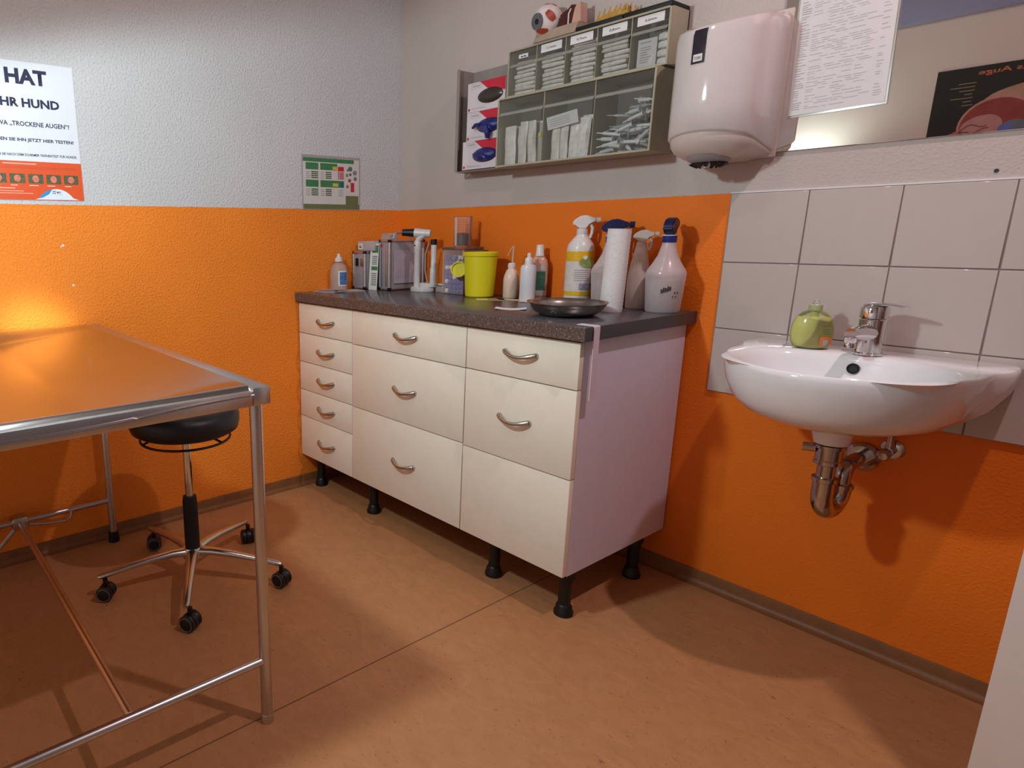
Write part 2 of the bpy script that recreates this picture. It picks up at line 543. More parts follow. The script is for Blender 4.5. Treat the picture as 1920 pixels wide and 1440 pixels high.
cabinet('cream cabinet with blank bottom drawer, nearest the washbasin', 1.003, 1.416, [0.861, 0.725, 0.461, 0.153],
        [(1.386, -0.517), (1.385, -0.134), (1.10, -0.507), (1.05, -0.134)],
        [(1.218, 0.800), (1.208, 0.595), None])

# ================================================================== WORKTOP
WT = 0.905
wt = thing('worktop', 'long dark grey speckled worktop over the drawer cabinets', 'worktop', (0, 0, 0.866))
obj('slab', box_bm(0.001, 1.4365, -0.596, -0.0015, 0, WT - 0.866, bev=0.0015), speckle_mat('dark grey laminate', '4a4648', '6b6668', 160, 0.64, 0.24), wt)
obj('front_edge', box_bm(0.001, 1.4365, -0.5985, -0.5962, 0.0004, WT - 0.8665, bev=0.0006, seg=1), speckle_mat('brown speckled edge band', '5c4d48', 'c9c2bb', 120, 0.665, 0.3), wt, label='brown speckled front edge band')
obj('end_edge', box_bm(1.4368, 1.4385, -0.5985, -0.0015, 0.0004, WT - 0.8665, bev=0.0005, seg=1), mat('dark grey edge band', '3b383d', 0.35), wt)

# ================================================================== WASHBASIN
SX = 1.900
def basin_outline(n=240):
    half = []
    for k in range(n + 1):
        t = k / n
        y = -0.002 - 0.488 * t
        deck = 0.276
        if y > -0.03:
            deck -= 0.02 * (1 - math.sqrt(max(0, 1 - ((y + 0.03) / 0.03) ** 2)))
        e = max(0.0, 1 - ((y + 0.19) / 0.30) ** 2) if y < -0.19 else 1.0
        ell = 0.254 * math.sqrt(e)
        s = smoothstep(-0.095, -0.175, y)
        half.append((deck * (1 - s) + ell * s, y))
    return [(x, y) for x, y in half] + [(-x, y) for x, y in reversed(half)]
OUT = basin_outline()
BC = (0.0, -0.255)
def ray_out(a):
    dx, dy = math.cos(a), math.sin(a)
    best = None
    m = len(OUT)
    for i in range(m):
        x1, y1 = OUT[i][0] - BC[0], OUT[i][1] - BC[1]
        x2, y2 = OUT[(i + 1) % m][0] - BC[0], OUT[(i + 1) % m][1] - BC[1]
        ex, ey = x2 - x1, y2 - y1
        den = dx * ey - dy * ex
        if abs(den) < 1e-12:
            continue
        t = (x1 * ey - y1 * ex) / den
        u = (x1 * dy - y1 * dx) / den
        if t > 0 and -1e-9 <= u <= 1 + 1e-9 and (best is None or t > best):
            best = t
    return best
NB = 96
ANG = [2 * PI * k / NB + 0.001 for k in range(NB)]
RO = [ray_out(a) for a in ANG]
sink = thing('washbasin', 'white ceramic wall washbasin mounted on the tiles', 'washbasin', (SX, -0.008, 0))
bm = new_bm()
def out_pt(k, f, z, r0=0.05, cy=-0.25):
    a = ANG[k]
    ox, oy = BC[0] + RO[k] * math.cos(a), BC[1] + RO[k] * math.sin(a)
    ix, iy = r0 * math.cos(a), cy + r0 * math.sin(a)
    return Vector((ix + (ox - ix) * f, iy + (oy - iy) * f, z))
def in_pt(k, f, z, c=(0, -0.295)):
    a = ANG[k]
    pw = 2.5
    ca, sa = math.cos(a), math.sin(a)
    r = (abs(ca) ** pw + abs(sa) ** pw) ** (-1 / pw)
    return Vector((c[0] + 0.218 * r * ca * f, c[1] + 0.168 * r * sa * f, z))
rings = []
for f, z in ((0.0, 0.692), (0.28, 0.694), (0.5, 0.700), (0.74, 0.719), (0.88, 0.748), (0.965, 0.785), (0.995, 0.814), (1.0, 0.832)):
    rings.append([out_pt(k, f, z) for k in range(NB)])
rings.append([out_pt(k, 0.992, 0.8425) for k in range(NB)])
rings.append([out_pt(k, 0.972, 0.8455) for k in range(NB)])
for f, z in ((1.04, 0.843), (1.0, 0.838), (0.965, 0.824), (0.92, 0.80), (0.82, 0.765), (0.62, 0.747), (0.3, 0.737), (0.1, 0.734)):
    rings.append([in_pt(k, f, z) for k in range(NB)])
add_rings(bm, rings)
obj('bowl', bm, M_CERAMIC, sink, smooth=60)
obj('overflow_hole', lathe_bm([(0.0135, 0.0), (0.0135, 0.003), (0.011, 0.0035), (0.009, 0.0005)], 20, rot=Matrix.Rotation(math.radians(78), 3, 'X')), M_BLACKRUB, sink, (-0.002, -0.1395, 0.812))
obj('drain_plug', lathe_bm([(0.022, 0.0), (0.022, 0.003), (0.015, 0.004), (0.014, 0.001)], 20), M_CHROME, sink, (0, -0.295, 0.7335))
obj('ceramic_collar', lathe_bm([(0.046, 0.698), (0.042, 0.655), (0.036, 0.632)], 24), M_CERAMIC, sink, (0, -0.215, 0))
M_OLDCHROME = mat('aged chrome', (0.50, 0.47, 0.45), 0.12, 1.0, var=0.1, scale=30)
# chrome bottle trap below
tr = thing('siphon_trap', 'chrome siphon trap under the washbasin', 'trap', (SX, -0.222, 0))
obj('inlet_nut', lathe_bm([(0.034, 0.628), (0.034, 0.620), (0.029, 0.618), (0.029, 0.590), (0.031, 0.588), (0.031, 0.578), (0.024, 0.574)], 24), M_OLDCHROME, tr)
obj('side_plug', cyl_bm((-0.028, -0.012, 0.615), (-0.052, -0.022, 0.615), 0.011, seg=14), M_OLDCHROME, tr)
obj('down_pipe', cyl_bm((0, 0, 0.585), (0, 0, 0.515), 0.020, seg=20), M_OLDCHROME, tr)
obj('slip_nut', lathe_bm([(0.021, 0.543), (0.028, 0.541), (0.028, 0.531), (0.0235, 0.528)], 24), M_OLDCHROME, tr)
ub = [(0, 0, 0.535), (0, 0, 0.50)]
for k in range(0, 13):
    a = PI + PI * k / 12
    ub.append((0.014 * k / 12, 0.040 + 0.040 * math.cos(a), 0.488 + 0.042 * math.sin(a)))
ub.append((0.014, 0.08, 0.50))
obj('u_bend', tube_bm(ub, 0.0245, 18), M_OLDCHROME, tr)
obj('slip_nut', lathe_bm([(0.0235, 0.497), (0.028, 0.499), (0.028, 0.509), (0.021, 0.512)], 24, c=(0.014, 0.08, 0)), M_OLDCHROME, tr)
el_ = [(0.014, 0.08, 0.50), (0.014, 0.08, 0.522)]
for k in range(1, 9):
    a = PI - (PI / 2) * k / 8
    el_.append((0.014, 0.112 + 0.032 * math.cos(a), 0.522 + 0.032 * math.sin(a)))
el_.append((0.014, 0.218, 0.554))
obj('wall_tube', tube_bm(el_, 0.0195, 18), M_OLDCHROME, tr)
obj('rosette', lathe_bm([(0.0, 0.014), (0.030, 0.014), (0.038, 0.008), (0.040, 0.0)], 28, rot=Matrix.Rotation(PI / 2, 3, 'X')), M_OLDCHROME, tr, (0.014, 0.220, 0.554))
va = thing('angle_valve', 'small chrome angle valve on the orange wall', 'valve', (1.972, 0, 0.588))
obj('rosette', lathe_bm([(0.0, 0.008), (0.018, 0.008), (0.026, 0.003), (0.027, 0.0)], 24, rot=Matrix.Rotation(PI / 2, 3, 'X')), M_OLDCHROME, va)
obj('valve_body', cyl_bm((0, -0.004, 0), (0, -0.042, 0), 0.012, seg=16), M_OLDCHROME, va)
obj('outlet', cyl_bm((0, -0.032, 0.006), (0, -0.034, 0.05), 0.009, 0.0075, seg=14), M_OLDCHROME, va)
obj('turn_knob', lathe_bm([(0.011, 0.0), (0.015, 0.004), (0.015, 0.016), (0.010, 0.022)], 8, rot=Matrix.Rotation(math.radians(100), 3, 'X')), M_OLDCHROME, va, (-0.004, -0.040, -0.004))
obj('supply_tube', tube_bm([(0, -0.034, 0.045), (0, -0.035, 0.06), (-0.004, -0.036, 0.075), (-0.008, -0.036, 0.088)], 0.005, 10), M_NICKEL, va)
# mixer tap
fa = thing('mixer_tap', 'chrome single lever mixer tap on the washbasin', 'tap', (1.908, -0.100, 0.8455))
obj('tap_body', lathe_bm([(0.0315, 0.0), (0.0315, 0.004), (0.0285, 0.007), (0.0275, 0.06), (0.0280, 0.078), (0.0285, 0.088)], 28), M_CHROME, fa)
sp = []
for k in range(11):
    t = k / 10
    sp.append((-0.014 * t, -0.012 - 0.085 * t, 0.055 + 0.014 * t - 0.010 * t * t))
ob = obj('spout', tube_bm(sp, [0.021 - 0.007 * k / 10 for k in range(11)], 16), M_CHROME, fa)
obj('aerator', lathe_bm([(0.0125, 0.0), (0.0125, -0.012), (0.0105, -0.015), (0.012, -0.018), (0.012, -0.028), (0.009, -0.029)], 18, c=(-0.0135, -0.092, 0.052)), M_CHROME, ob)
obj('cartridge_cap', lathe_bm([(0.026, 0.0895), (0.0295, 0.092), (0.0295, 0.113), (0.026, 0.121), (0.016, 0.125)], 28), M_CHROME, fa)
lv = new_bm()
lp = []
for k in range(9):
    t = k / 8
    lp.append((-0.022 + 0.088 * t, 0.0 - 0.01 * t, 0.122 + 0.004 * math.sin(PI * t) + 0.001 * t))
add_tube(lv, lp, [0.010, 0.019, 0.021, 0.019, 0.016, 0.013, 0.011, 0.009, 0.005], 14, flat=0.30)
lvo = obj('lever', lv, M_CHROME, fa)

# soap bottle on the rim
so = thing('soap_bottle', 'bulbous soap bottle with green liquid on the washbasin rim', 'bottle', (1.783, -0.100, 0.846), 0.35)
M_SOAP = mat('green liquid soap', 'd9d27e', 0.15, sss=0.3, var=0.05)
obj('liquid', lathe_bm([(0.028, 0.001), (0.038, 0.004), (0.0445, 0.018), (0.0465, 0.036), (0.0455, 0.056), (0.041, 0.074), (0.036, 0.083)], 32, sy=0.70), M_SOAP, so)
obj('bottle_shell', lathe_bm([(0.029, 0.0), (0.039, 0.003), (0.0455, 0.017), (0.0475, 0.036), (0.0465, 0.057), (0.0405, 0.078), (0.029, 0.093), (0.017, 0.099), (0.012, 0.101)], 32, sy=0.72), clear('clear soap bottle', 'e3e8c8', 0.03, 0.05), so)
obj('dip_tube', cyl_bm((0, 0, 0.066), (0, 0, 0.104), 0.009, seg=14), mat('pale green pump', 'b4bd6a', 0.3), so)
obj('pump_collar', lathe_bm([(0.0150, 0.099), (0.0155, 0.101), (0.0155, 0.114), (0.014, 0.116)], 24), mat('frosted green collar', 'a9ad86', 0.3), so)
obj('pump_nozzle', lathe_bm([(0.009, 0.116), (0.007, 0.122), (0.004, 0.126)], 16), clear('clear nozzle', 'e6e4e0', 0.2), so)
M_SLAB = mat('orange label print', 'd2752c', 0.4)
def wrap_patch(prof_r, a0, a1, z0, z1, sy, n=10, lift=0.0008):
    bm_ = new_bm()
    rows = []
    for z in (z0, (z0 + z1) / 2, z1):
        r = prof_r(z) + lift
        rows.append([bm_.verts.new((r * math.cos(a0 + (a1 - a0) * k / n), r * math.sin(a0 + (a1 - a0) * k / n) * sy, z)) for k in range(n + 1)])
    for i in range(2):
        for k in range(n):
            bm_.faces.new((rows[i][k], rows[i][k + 1], rows[i + 1][k + 1], rows[i + 1][k]))
    return bm_
pr_ = lambda z: 0.0476 - 0.0000055 * ((z - 0.038) * 1000) ** 2
lb = obj('label', wrap_patch(pr_, math.radians(-68), math.radians(-22), 0.010, 0.034, 0.72), M_SLAB, so)
obj('barcode', wrap_patch(pr_, math.radians(-58), math.radians(-40), 0.011, 0.026, 0.72, lift=0.0014), mat('barcode grey', 'a6a0a4', 0.5), lb)
for z in (0.040, 0.046, 0.052, 0.060):
    obj('print_line', wrap_patch(pr_, math.radians(-62), math.radians(-38), z, z + (0.0035 if z > 0.055 else 0.0015), 0.72, lift=0.0012), mat('olive print', '6d6a2a', 0.5), lb)

# ================================================================== MIRROR AND SHEETS
mi = thing('mirror', 'frameless wall mirror above the washbasin', 'mirror', (1.575, 0, 1.3655))
M_MIR = mat('mirror silver', (0.80, 0.78, 0.76), 0.0, 1.0, var=0.0)
obj('glass', box_bm(0, 0.80, -0.006, -0.0005, 0, 0.62, bev=0.0008, seg=1), M_MIR, mi)
sh = thing('laminated_sheet', 'laminated printed A4 list hanging on the mirror', 'sheet', (1.720, -0.0115, 1.605), 0)
sh.rotation_euler = (0, math.radians(-1.6), 0)
obj('sleeve', box_bm(-0.109, 0.109, 0, 0.0008, -0.152, 0.152), clear('clear sleeve', 'e8e3da', 0.35, 0.15), sh)
obj('paper', box_bm(-0.1045, 0.1045, -0.0012, -0.0002, -0.1465, 0.148), M_WHITE, sh)
rs = []
z = 0.132
while z > -0.135:
    w0 = random.choice((0.012, 0.018, 0.022))
    rs.append((-0.098, -0.098 + w0, z, z + 0.0022))
    a = -0.070
    while a < 0.05:
        l = random.uniform(0.01, 0.035)
        if random.random() < 0.75:
            rs.append((a, a + l, z, z + 0.0014))
        a += l + random.uniform(0.003, 0.012)
    if random.random() < 0.5:
        rs.append((0.078, 0.078 + random.uniform(0.008, 0.018), z, z + 0.0016))
    z -= random.choice((0.0052, 0.0052, 0.0075))
obj('printed_lines', rects(rs, -0.0014), mat('faint print', 'b3a9aa', 0.7), sh, smooth=0)
# poster and board on the opposite wall, visible in the mirror only
po = thing('eye_poster', 'dark poster with a cut-open eyeball drawing, reflected in the mirror', 'poster', (1.508, -2.999, 1.727), PI)
# faces +y: local -Y points into the room, local +X is towards -x of the room
def pcol(name, c): return mat(name, c, 0.55, var=0.12, scale=18)
obj('sheet', box_bm(-0.302, 0.302, -0.003, 0, -0.29, 0.285), pcol('poster black', '1e221d'), po)
def blob(cx, cz, rx, rz, y, n=28, wob=0.0, rot=0.0):
    pts = []
    for k in range(n):
        a = 2 * PI * k / n
        q = 1 + wob * math.sin(3 * a + 1)
        px, pz = rx * math.cos(a) * q, rz * math.sin(a) * q
        pts.append((cx + px * math.cos(rot) - pz * math.sin(rot), cz + px * math.sin(rot) + pz * math.cos(rot)))
    return flat(pts, y)
# local x = 1.508 - room x ; the poster's left edge in the mirror is local x = +0.30
eyep = [('muscle_flesh', -0.06, 0.055, 0.15, 0.12, 'b08c76', 0.08), ('eyeball_rim', 0.02, -0.03, 0.158, 0.150, 'b98a80', 0.0), ('eyeball_inside', 0.02, -0.032, 0.148, 0.140, '8e4038', 0.0),
        ('retina', 0.075, -0.045, 0.085, 0.075, 'b58583', 0.05), ('flesh_fold', -0.13, -0.06, 0.035, 0.10, '7a4a40', 0.05), ('lens', -0.055, -0.055, 0.055, 0.045, '6a7080', 0.0), ('lens_glint', -0.02, -0.055, 0.028, 0.03, '5a6fae', 0.0)]
for i, (nm, cx, cz, rx, rz, c, wb_) in enumerate(eyep):
    obj(nm, blob(cx, cz, rx, rz, -0.0032 - 0.0002 * i, wob=wb_), pcol(nm, c), po, smooth=0)
obj('optic_nerve', flat([(0.215, -0.065), (0.155, -0.035), (0.155, -0.06), (0.205, -0.095)], -0.0050), pcol('nerve', 'a8686c'), po, smooth=0)
vn = new_bm()
for (a0, l, b) in ((0.5, 0.11, 0.02), (0.0, 0.12, -0.015), (-0.4, 0.10, 0.01)):
    add_tube(vn, [(0.165 - l * t, -0.0050, -0.055 + l * t * math.tan(a0 * 0.8) + b * math.sin(5 * t)) for t in [i / 8 for i in range(9)]], 0.0018, 5)
obj('vein', vn, pcol('vein red', '7c3a40'), po)
obj('lettering', text_bm('Das Auge', 0.24, 0.034, 0.0045, 0.02), pcol('poster orange', 'b5694a'), po, (0.01, 0, 0.248), smooth=0)
rs = [(0.13 + random.uniform(0, 0.01), 0.22 + random.uniform(-0.05, 0.02), 0.20 - 0.019 * k, 0.2045 - 0.019 * k) for k in range(7)]
obj('print_lines', rects(rs, -0.0045), pcol('poster pale print', '8b836c'), po, smooth=0)
bb = thing('blue_board', 'glossy blue-grey board on the opposite wall, reflected at the mirror top', 'board', (1.30, -3.0, 2.29), PI)
obj('panel', box_bm(-0.45, 0.34, -0.02, 0, 0, 0.40, bev=0.003), mat('glossy blue grey', '8f95b4', 0.12, var=0.05, scale=4), bb)

# ================================================================== PAPER TOWEL DISPENSER
dp = thing('towel_dispenser', 'white centre-feed paper towel dispenser on the wall', 'dispenser', (1.478, 0, 0))
M_DISP = mat('glossy white dispenser plastic', 'cfc4c2', 0.10, var=0.015, coat=0.2)
M_DISPB = mat('dispenser base plastic', 'c9b9b0', 0.3, var=0.02)
def dring(w, d, z, back=-0.004, n=40, zf=0.0):
    # D-shaped outline: straight back, sides, round front; zf lifts the back edge
    pts = []
    for k in range(n + 1):
        a = PI + PI * k / n
        x = w * math.cos(a)
        y = -(d - w * 0.92) + (w * 0.92) * math.sin(a)
        pts.append(Vector((x, y, z + zf * (1 + y / d))))
    pts = [Vector((-w, back, z + zf))] + pts + [Vector((w, back, z + zf))]
    return pts
bm = new_bm()
add_rings(bm, [dring(0.112, 0.222, 1.418, zf=-0.048), dring(0.1155, 0.228, 1.424, zf=-0.048), dring(0.1165, 0.229, 1.50, zf=0.0), dring(0.1165, 0.229, 1.660, zf=0.022), dring(0.114, 0.224, 1.680, zf=0.032), dring(0.104, 0.206, 1.690, zf=0.038), dring(0.06, 0.12, 1.700, zf=0.034)])
cv = obj('cover', bm, M_DISP, dp, smooth=45)
bm = new_bm()
add_rings(bm, [dring(0.050, 0.150, 1.348, zf=0.0), dring(0.075, 0.175, 1.355, zf=0.0), dring(0.100, 0.208, 1.380, zf=-0.022), dring(0.109, 0.218, 1.402, zf=-0.04), dring(0.110, 0.219, 1.417, zf=-0.046)])
obj('base', bm, M_DISPB, dp, smooth=50)
obj('back_plate', box_bm(-0.122, 0.122, -0.010, 0, 1.352, 1.735, bev=0.006), M_DISPB, dp)
# dark sight strip with the maker's mark
bm = new_bm()
def strip_ring(z, a0, a1, n=8, lift=0.0012):
    w, d = 0.1165 + lift, 0.229 + lift
    return [Vector((w * math.cos(a0 + (a1 - a0) * k / n), -(d - w * 0.92) + w * 0.92 * math.sin(a0 + (a1 - a0) * k / n), z)) for k in range(n + 1)]
A0, A1 = math.radians(255), math.radians(273)
add_rings(bm, [strip_ring(1.592, A0, A1), strip_ring(1.625, A0, A1), strip_ring(1.664, A0, A1), strip_ring(1.677, A0, A1, lift=-0.003)], close=False, cap0=False, cap1=False)
ss = obj('sight_strip', bm, mat('dark smoked strip', '2b2631', 0.2), dp, smooth=40)
bm = new_bm()
add_rings(bm, [strip_ring(1.597, math.radians(258), math.radians(270), lift=0.002), strip_ring(1.615, math.radians(258), math.radians(270), lift=0.002)], close=False, cap0=False, cap1=False)
lg = obj('logo_plate', bm, M_WHITE, ss, smooth=40)
tb = text_bm('TORK', 0.019, 0.0085, 0.0)
for v in tb.verts:
    a = math.radians(264) + v.co.x / 0.1165
    w, d = 0.1189, 0.2314
    v.co = Vector((w * math.cos(a), -(d - w * 0.92) + w * 0.92 * math.sin(a), 1.605 + v.co.z))
obj('lettering', tb, M_BLACKPRINT, ss, smooth=0)
nz = obj('nozzle', lathe_bm([(0.062, 1.362), (0.060, 1.355), (0.053, 1.346), (0.044, 1.341), (0.040, 1.346), (0.038, 1.358)], 28), mat('grey nozzle', '8c8484', 0.3), dp, (0, -0.125, 0))
teeth = new_bm()
for k in range(14):
    a = 2 * PI * k / 14
    p = Vector((0.043 * math.cos(a), 0.043 * math.sin(a), 1.343))
    q = Vector((0.030 * math.cos(a), 0.030 * math.sin(a), 1.330))
    add_cyl(teeth, p, q, 0.010, 0.003, 5)
obj('teeth_ring', teeth, M_BLACK, nz)
obj('paper_tip', tube_bm([(0, 0, 1.352), (0.006, -0.006, 1.338), (-0.006, -0.018, 1.332), (0.012, -0.026, 1.330)], [0.010, 0.009, 0.007, 0.003], 8), M_WHITE, dp, (0, -0.125, 0))

# ================================================================== STORAGE BIN RACKS
M_RACK = mat('olive grey plastic', 'a39b84', 0.45, var=0.05)
M_RACKIN = mat('dark taupe plastic', '6a6058', 0.5)
M_BIN = clear('clear bin plastic', 'b4aea6', 0.05, 0.06)
RX0, RW = 0.707, 0.598
def rack(name, label, z0, h, depth, n, x0):
    r = thing(name, label, 'rack', (x0, 0, z0))
    t = 0.006
    bm = new_bm()
    add_box(bm, 0, RW, -0.006, -0.001, 0, h)
    obj('back', bm, M_RACKIN, r)
    bm = new_bm()
    prof = [(-0.001, 0), (-depth, 0), (-depth, h * 0.98), (-depth + 0.012, h), (-0.001, h)]
    for xx in (0, RW - t):
        add_prism(bm, prof, (t, 0, 0), lambda a, b, xx=xx: Vector((xx, a, b)))
    add_box(bm, t, RW - t, -depth, -0.006, 0, t)
    add_box(bm, t, RW - t, -depth, -0.006, h - t, h)
    obj('frame', bm, M_RACK, r, smooth=0)
    bw = (RW - 2 * t) / n
    for i in range(1, n):
        obj('divider', box_bm(t + i * bw - 0.0015, t + i * bw + 0.0015, -depth + 0.004, -0.006, t, h - t), M_RACK, r)
    return r, bw, t
def bin_front(r, i, bw, t, depth, h, kink):
    """see-through tilting bin: bent front pane, two cheeks and a floor"""
    b = bpy.data.objects.new('bin', None)
    COL.objects.link(b); b.parent = r
    b.location = (t + i * bw, 0, 0)
    b.empty_display_size = 0.02
    zk = h * (1 - kink)
    prof = [(-depth + 0.006, h - t - 0.002), (-depth + 0.005, zk + 0.012), (-depth - 0.004, zk), (-depth + 0.004, t + 0.001)]
    bm = new_bm()
    for k in range(3):
        (a0, b0), (a1, b1) = prof[k], prof[k + 1]
        add_prism(bm, [(a0, b0), (a1, b1), (a1 + 0.0016, b1), (a0 + 0.0016, b0)], (bw - 0.006, 0, 0), lambda a, c: Vector((0.003, a, c)))
    obj('front_pane', bm, M_BIN, b, smooth=0)
    return b
zU, hU, dU = 1.637, 0.160, 0.105
zL, hL, dL = 1.392, 0.240, 0.140
ru, bwU, tU = rack('bin_rack', 'shallow rack of five clear needle bins, the upper one', zU, hU, dU, 5, 0.715)
rl, bwL, tL = rack('bin_rack', 'deeper rack of three clear bins, the lower one', zL, hL, dL, 3, RX0)
names = ['', '1,1mm', '0,7mm', '0,8mm', '0,6mm']
for i in range(5):
    b = bin_front(ru, i, bwU, tU, dU, hU, 0.38)
    lw = 0.040 if i == 0 else 0.084
    lh = 0.013 if i == 0 else 0.026
    lbl = obj('label_strip', box_bm(bwU * 0.5 - lw / 2, bwU * 0.5 + lw / 2, -0.1004, -0.0994, hU - 0.009 - lh - (0.012 if i == 0 else 0), hU - 0.009 - (0.012 if i == 0 else 0)), M_WHITE, b)
    if names[i]:
        obj('lettering', text_bm(names[i], 0.036, 0.0085, 0.0, 0.01), M_BLACKPRINT, lbl, (bwU * 0.5, -0.1007, hU - 0.009 - lh * 0.55), smooth=0)
    else:
        obj('lettering', rects([(bwU * 0.5 - 0.011, bwU * 0.5 - 0.001, 0, 0.004), (bwU * 0.5 + 0.002, bwU * 0.5 + 0.012, 0, 0.004)], -0.1007), M_BLACKPRINT, lbl, (0, 0, hU - 0.031), smooth=0)
for i in range(3):
    bin_front(rl, i, bwL, tL, dL, hL, 0.26)
for xa, xb, lab in ((0.994, 1.158, ''), (1.162, 1.3125, '')):
    obj('top_pad', box_bm(xa - 0.715, xb - 0.715, -dU - 0.002, -0.003, hU, hU + 0.013, bev=0.002), M_BLACKRUB, ru)

# contents of the bins: single packs
M_PACK = [mat('white blister pack', 'e8e2dc', 0.4, var=0.14, scale=60), mat('pale blister pack', 'ddd7ce', 0.35, var=0.14, scale=50), mat('bluish blister pack', 'dfe3e3', 0.35, var=0.12, scale=60)]
def pack_mesh(w, d, h, seed):
    rnd = random.Random(seed)
    bm_ = new_bm()
    add_box(bm_, -w / 2, w / 2, -d / 2, d / 2, 0, h, bev=min(h * 0.35, 0.004), seg=1)
    bmesh.ops.subdivide_edges(bm_, edges=[e for e in bm_.edges if e.calc_length() > 0.02], cuts=1)
    for v in bm_.verts:
        v.co += Vector((rnd.uniform(-1, 1) * 0.0016, rnd.uniform(-1, 1) * 0.0016, rnd.uniform(-0.4, 0.4) * h * 0.2))
    mn = min(v.co.z for v in bm_.verts)
    for v in bm_.verts:
        v.co.z -= mn
    return fin(bm_, 'needle_pack', 30)
PACKS = [pack_mesh(0.092, 0.064, 0.0120, s) for s in range(4)]
PACKH = [max(v.co.z for v in p.vertices) for p in PACKS]
where = ['first bin from the glove boxes', 'second bin from the glove boxes', 'middle bin labelled 0,7mm', 'fourth bin labelled 0,8mm']
counts = [8, 8, 9, 7]
for i in range(4):
    z = zU + tU + 0.0006
    for k in range(counts[i]):
        pi_ = random.randrange(4)
        o = obj('needle_pack', PACKS[pi_], M_PACK[2 if i == 3 else k % 2], None,
                (0.715 + tU + (i + 0.5) * bwU + random.uniform(-0.005, 0.005), -0.052 + random.uniform(-0.005, 0.003), z),
                (0, 0, random.uniform(-0.10, 0.10)))
        tag(o, 'white sealed needle pack stacked in the ' + where[i], 'pack', 'needle packs in the ' + where[i])
        z += PACKH[pi_] + 0.0008
ca = thing('needle_carton', 'white printed carton in the rightmost upper bin', 'box', (1.2285, -0.052, zU + tU + 0.0005), 0.04)
obj('carton', box_bm(-0.030, 0.030, -0.022, 0.022, 0, 0.086, bev=0.001), M_WHITE, ca)
rs = [(-0.022, 0.012, 0.074, 0.077)] + [(-0.020, random.uniform(0, 0.02), 0.060 - 0.007 * k, 0.0625 - 0.007 * k) for k in range(7)]
obj('print_lines', rects(rs, -0.0224), M_PAPERLINE, ca, smooth=0)
SMALLP = pack_mesh(0.036, 0.055, 0.020, 9)
SPH = max(v.co.z for v in SMALLP.vertices)
for k in range(4):
    tag(obj('needle_pack', SMALLP, M_PACK[k % 2], None, (1.283, -0.050, zU + tU + 0.001 + k * (SPH + 0.001)), (0, 0, 0.04 * (-1) ** k)),
        'small sealed needle pack beside the carton in the rightmost bin', 'pack', 'needle packs beside the carton')
# lower bins: long sachets standing upright
def sachet_mesh(w, h, d, seed):
    rnd = random.Random(seed)
    bm_ = new_bm()
    n = 5
    rings_ = []
    for j in range(n + 1):
        z_ = h * j / n
        th = d * (0.25 + 0.75 * math.sin(PI * (0.08 + 0.84 * j / n)))
        bend = 0.003 * math.sin(PI * j / n) * rnd.uniform(-1, 1)
        rings_.append([Vector((x_, y_ * th + bend, z_)) for x_, y_ in ((-w / 2, 0), (-w / 4, -0.5), (w / 4, -0.5), (w / 2, 0), (w / 4, 0.5), (-w / 4, 0.5))])
    add_rings(bm_, rings_)
    return fin(bm_, 'syringe_sachet', 30)
SAC = [sachet_mesh(0.052, 0.135, 0.015, 1), sachet_mesh(0.034, 0.145, 0.014, 2), sachet_mesh(0.040, 0.125, 0.016, 3)]
LX = lambda i, f: RX0 + tL + (i + f) * bwL
zB = zL + tL + 0.001
for k, (f, y, s, tilt) in enumerate(((0.20, -0.112, 0, -0.02), (0.24, -0.090, 0, 0.02), (0.28, -0.068, 2, 0.04), (0.46, -0.108, 1, 0.03), (0.52, -0.085, 1, 0.05), (0.34, -0.046, 2, 0.0), (0.66, -0.100, 1, -0.05), (0.72, -0.07, 1, -0.03))):
    tag(obj('syringe_sachet', SAC[s], M_PACK[k % 2], None, (LX(0, f), y, zB), (0, tilt, random.uniform(-0.15, 0.15))), 'white sealed sachet standing in the lower left bin', 'sachet', 'sachets in the lower left bin')
ty = thing('capped_syringe', 'slim clear syringe with yellow mark in the lower left bin', 'syringe', (LX(0, 0.86), -0.110, zB))
obj('barrel', lathe_bm([(0.008, 0), (0.008, 0.09), (0.004, 0.10), (0.004, 0.13)], 14), clear('clear syringe', 'd9d4c6', 0.35), ty)
obj('yellow_band', lathe_bm([(0.0083, 0.085), (0.0083, 0.098)], 14), mat('yellow band', 'd2c23c', 0.4), ty)
for k, (f, y, s, tilt) in enumerate(((0.20, -0.112, 1, 0.02), (0.36, -0.110, 1, 0.03), (0.30, -0.085, 0, 0.0), (0.54, -0.104, 2, 0.02), (0.58, -0.088, 0, 0.02), (0.74, -0.110, 2, 0.05), (0.70, -0.086, 0, 0.02), (0.45, -0.058, 0, 0.0))):
    tag(obj('syringe_sachet', SAC[s], M_PACK[(k + 1) % 2], None, (LX(1, f), y, zB), (0, tilt, random.uniform(-0.15, 0.15))), 'white sealed sachet standing in the lower middle bin', 'sachet', 'sachets in the lower middle bin')
fl = thing('folded_leaflet', 'white leaflet lying across the sachets in the lower middle bin', 'leaflet', (LX(1, 0.38), -0.124, zB + 0.105), 0)
fl.rotation_euler = (math.radians(8), math.radians(-6), 0)
obj('paper', box_bm(-0.06, 0.06, -0.0015, 0.0015, 0, 0.042), M_WHITE, fl)
obj('print_lines', rects([(-0.05, 0.03, 0.030 - 0.007 * k, 0.032 - 0.007 * k) for k in range(4)], -0.0019), M_PAPERLINE, fl, smooth=0)
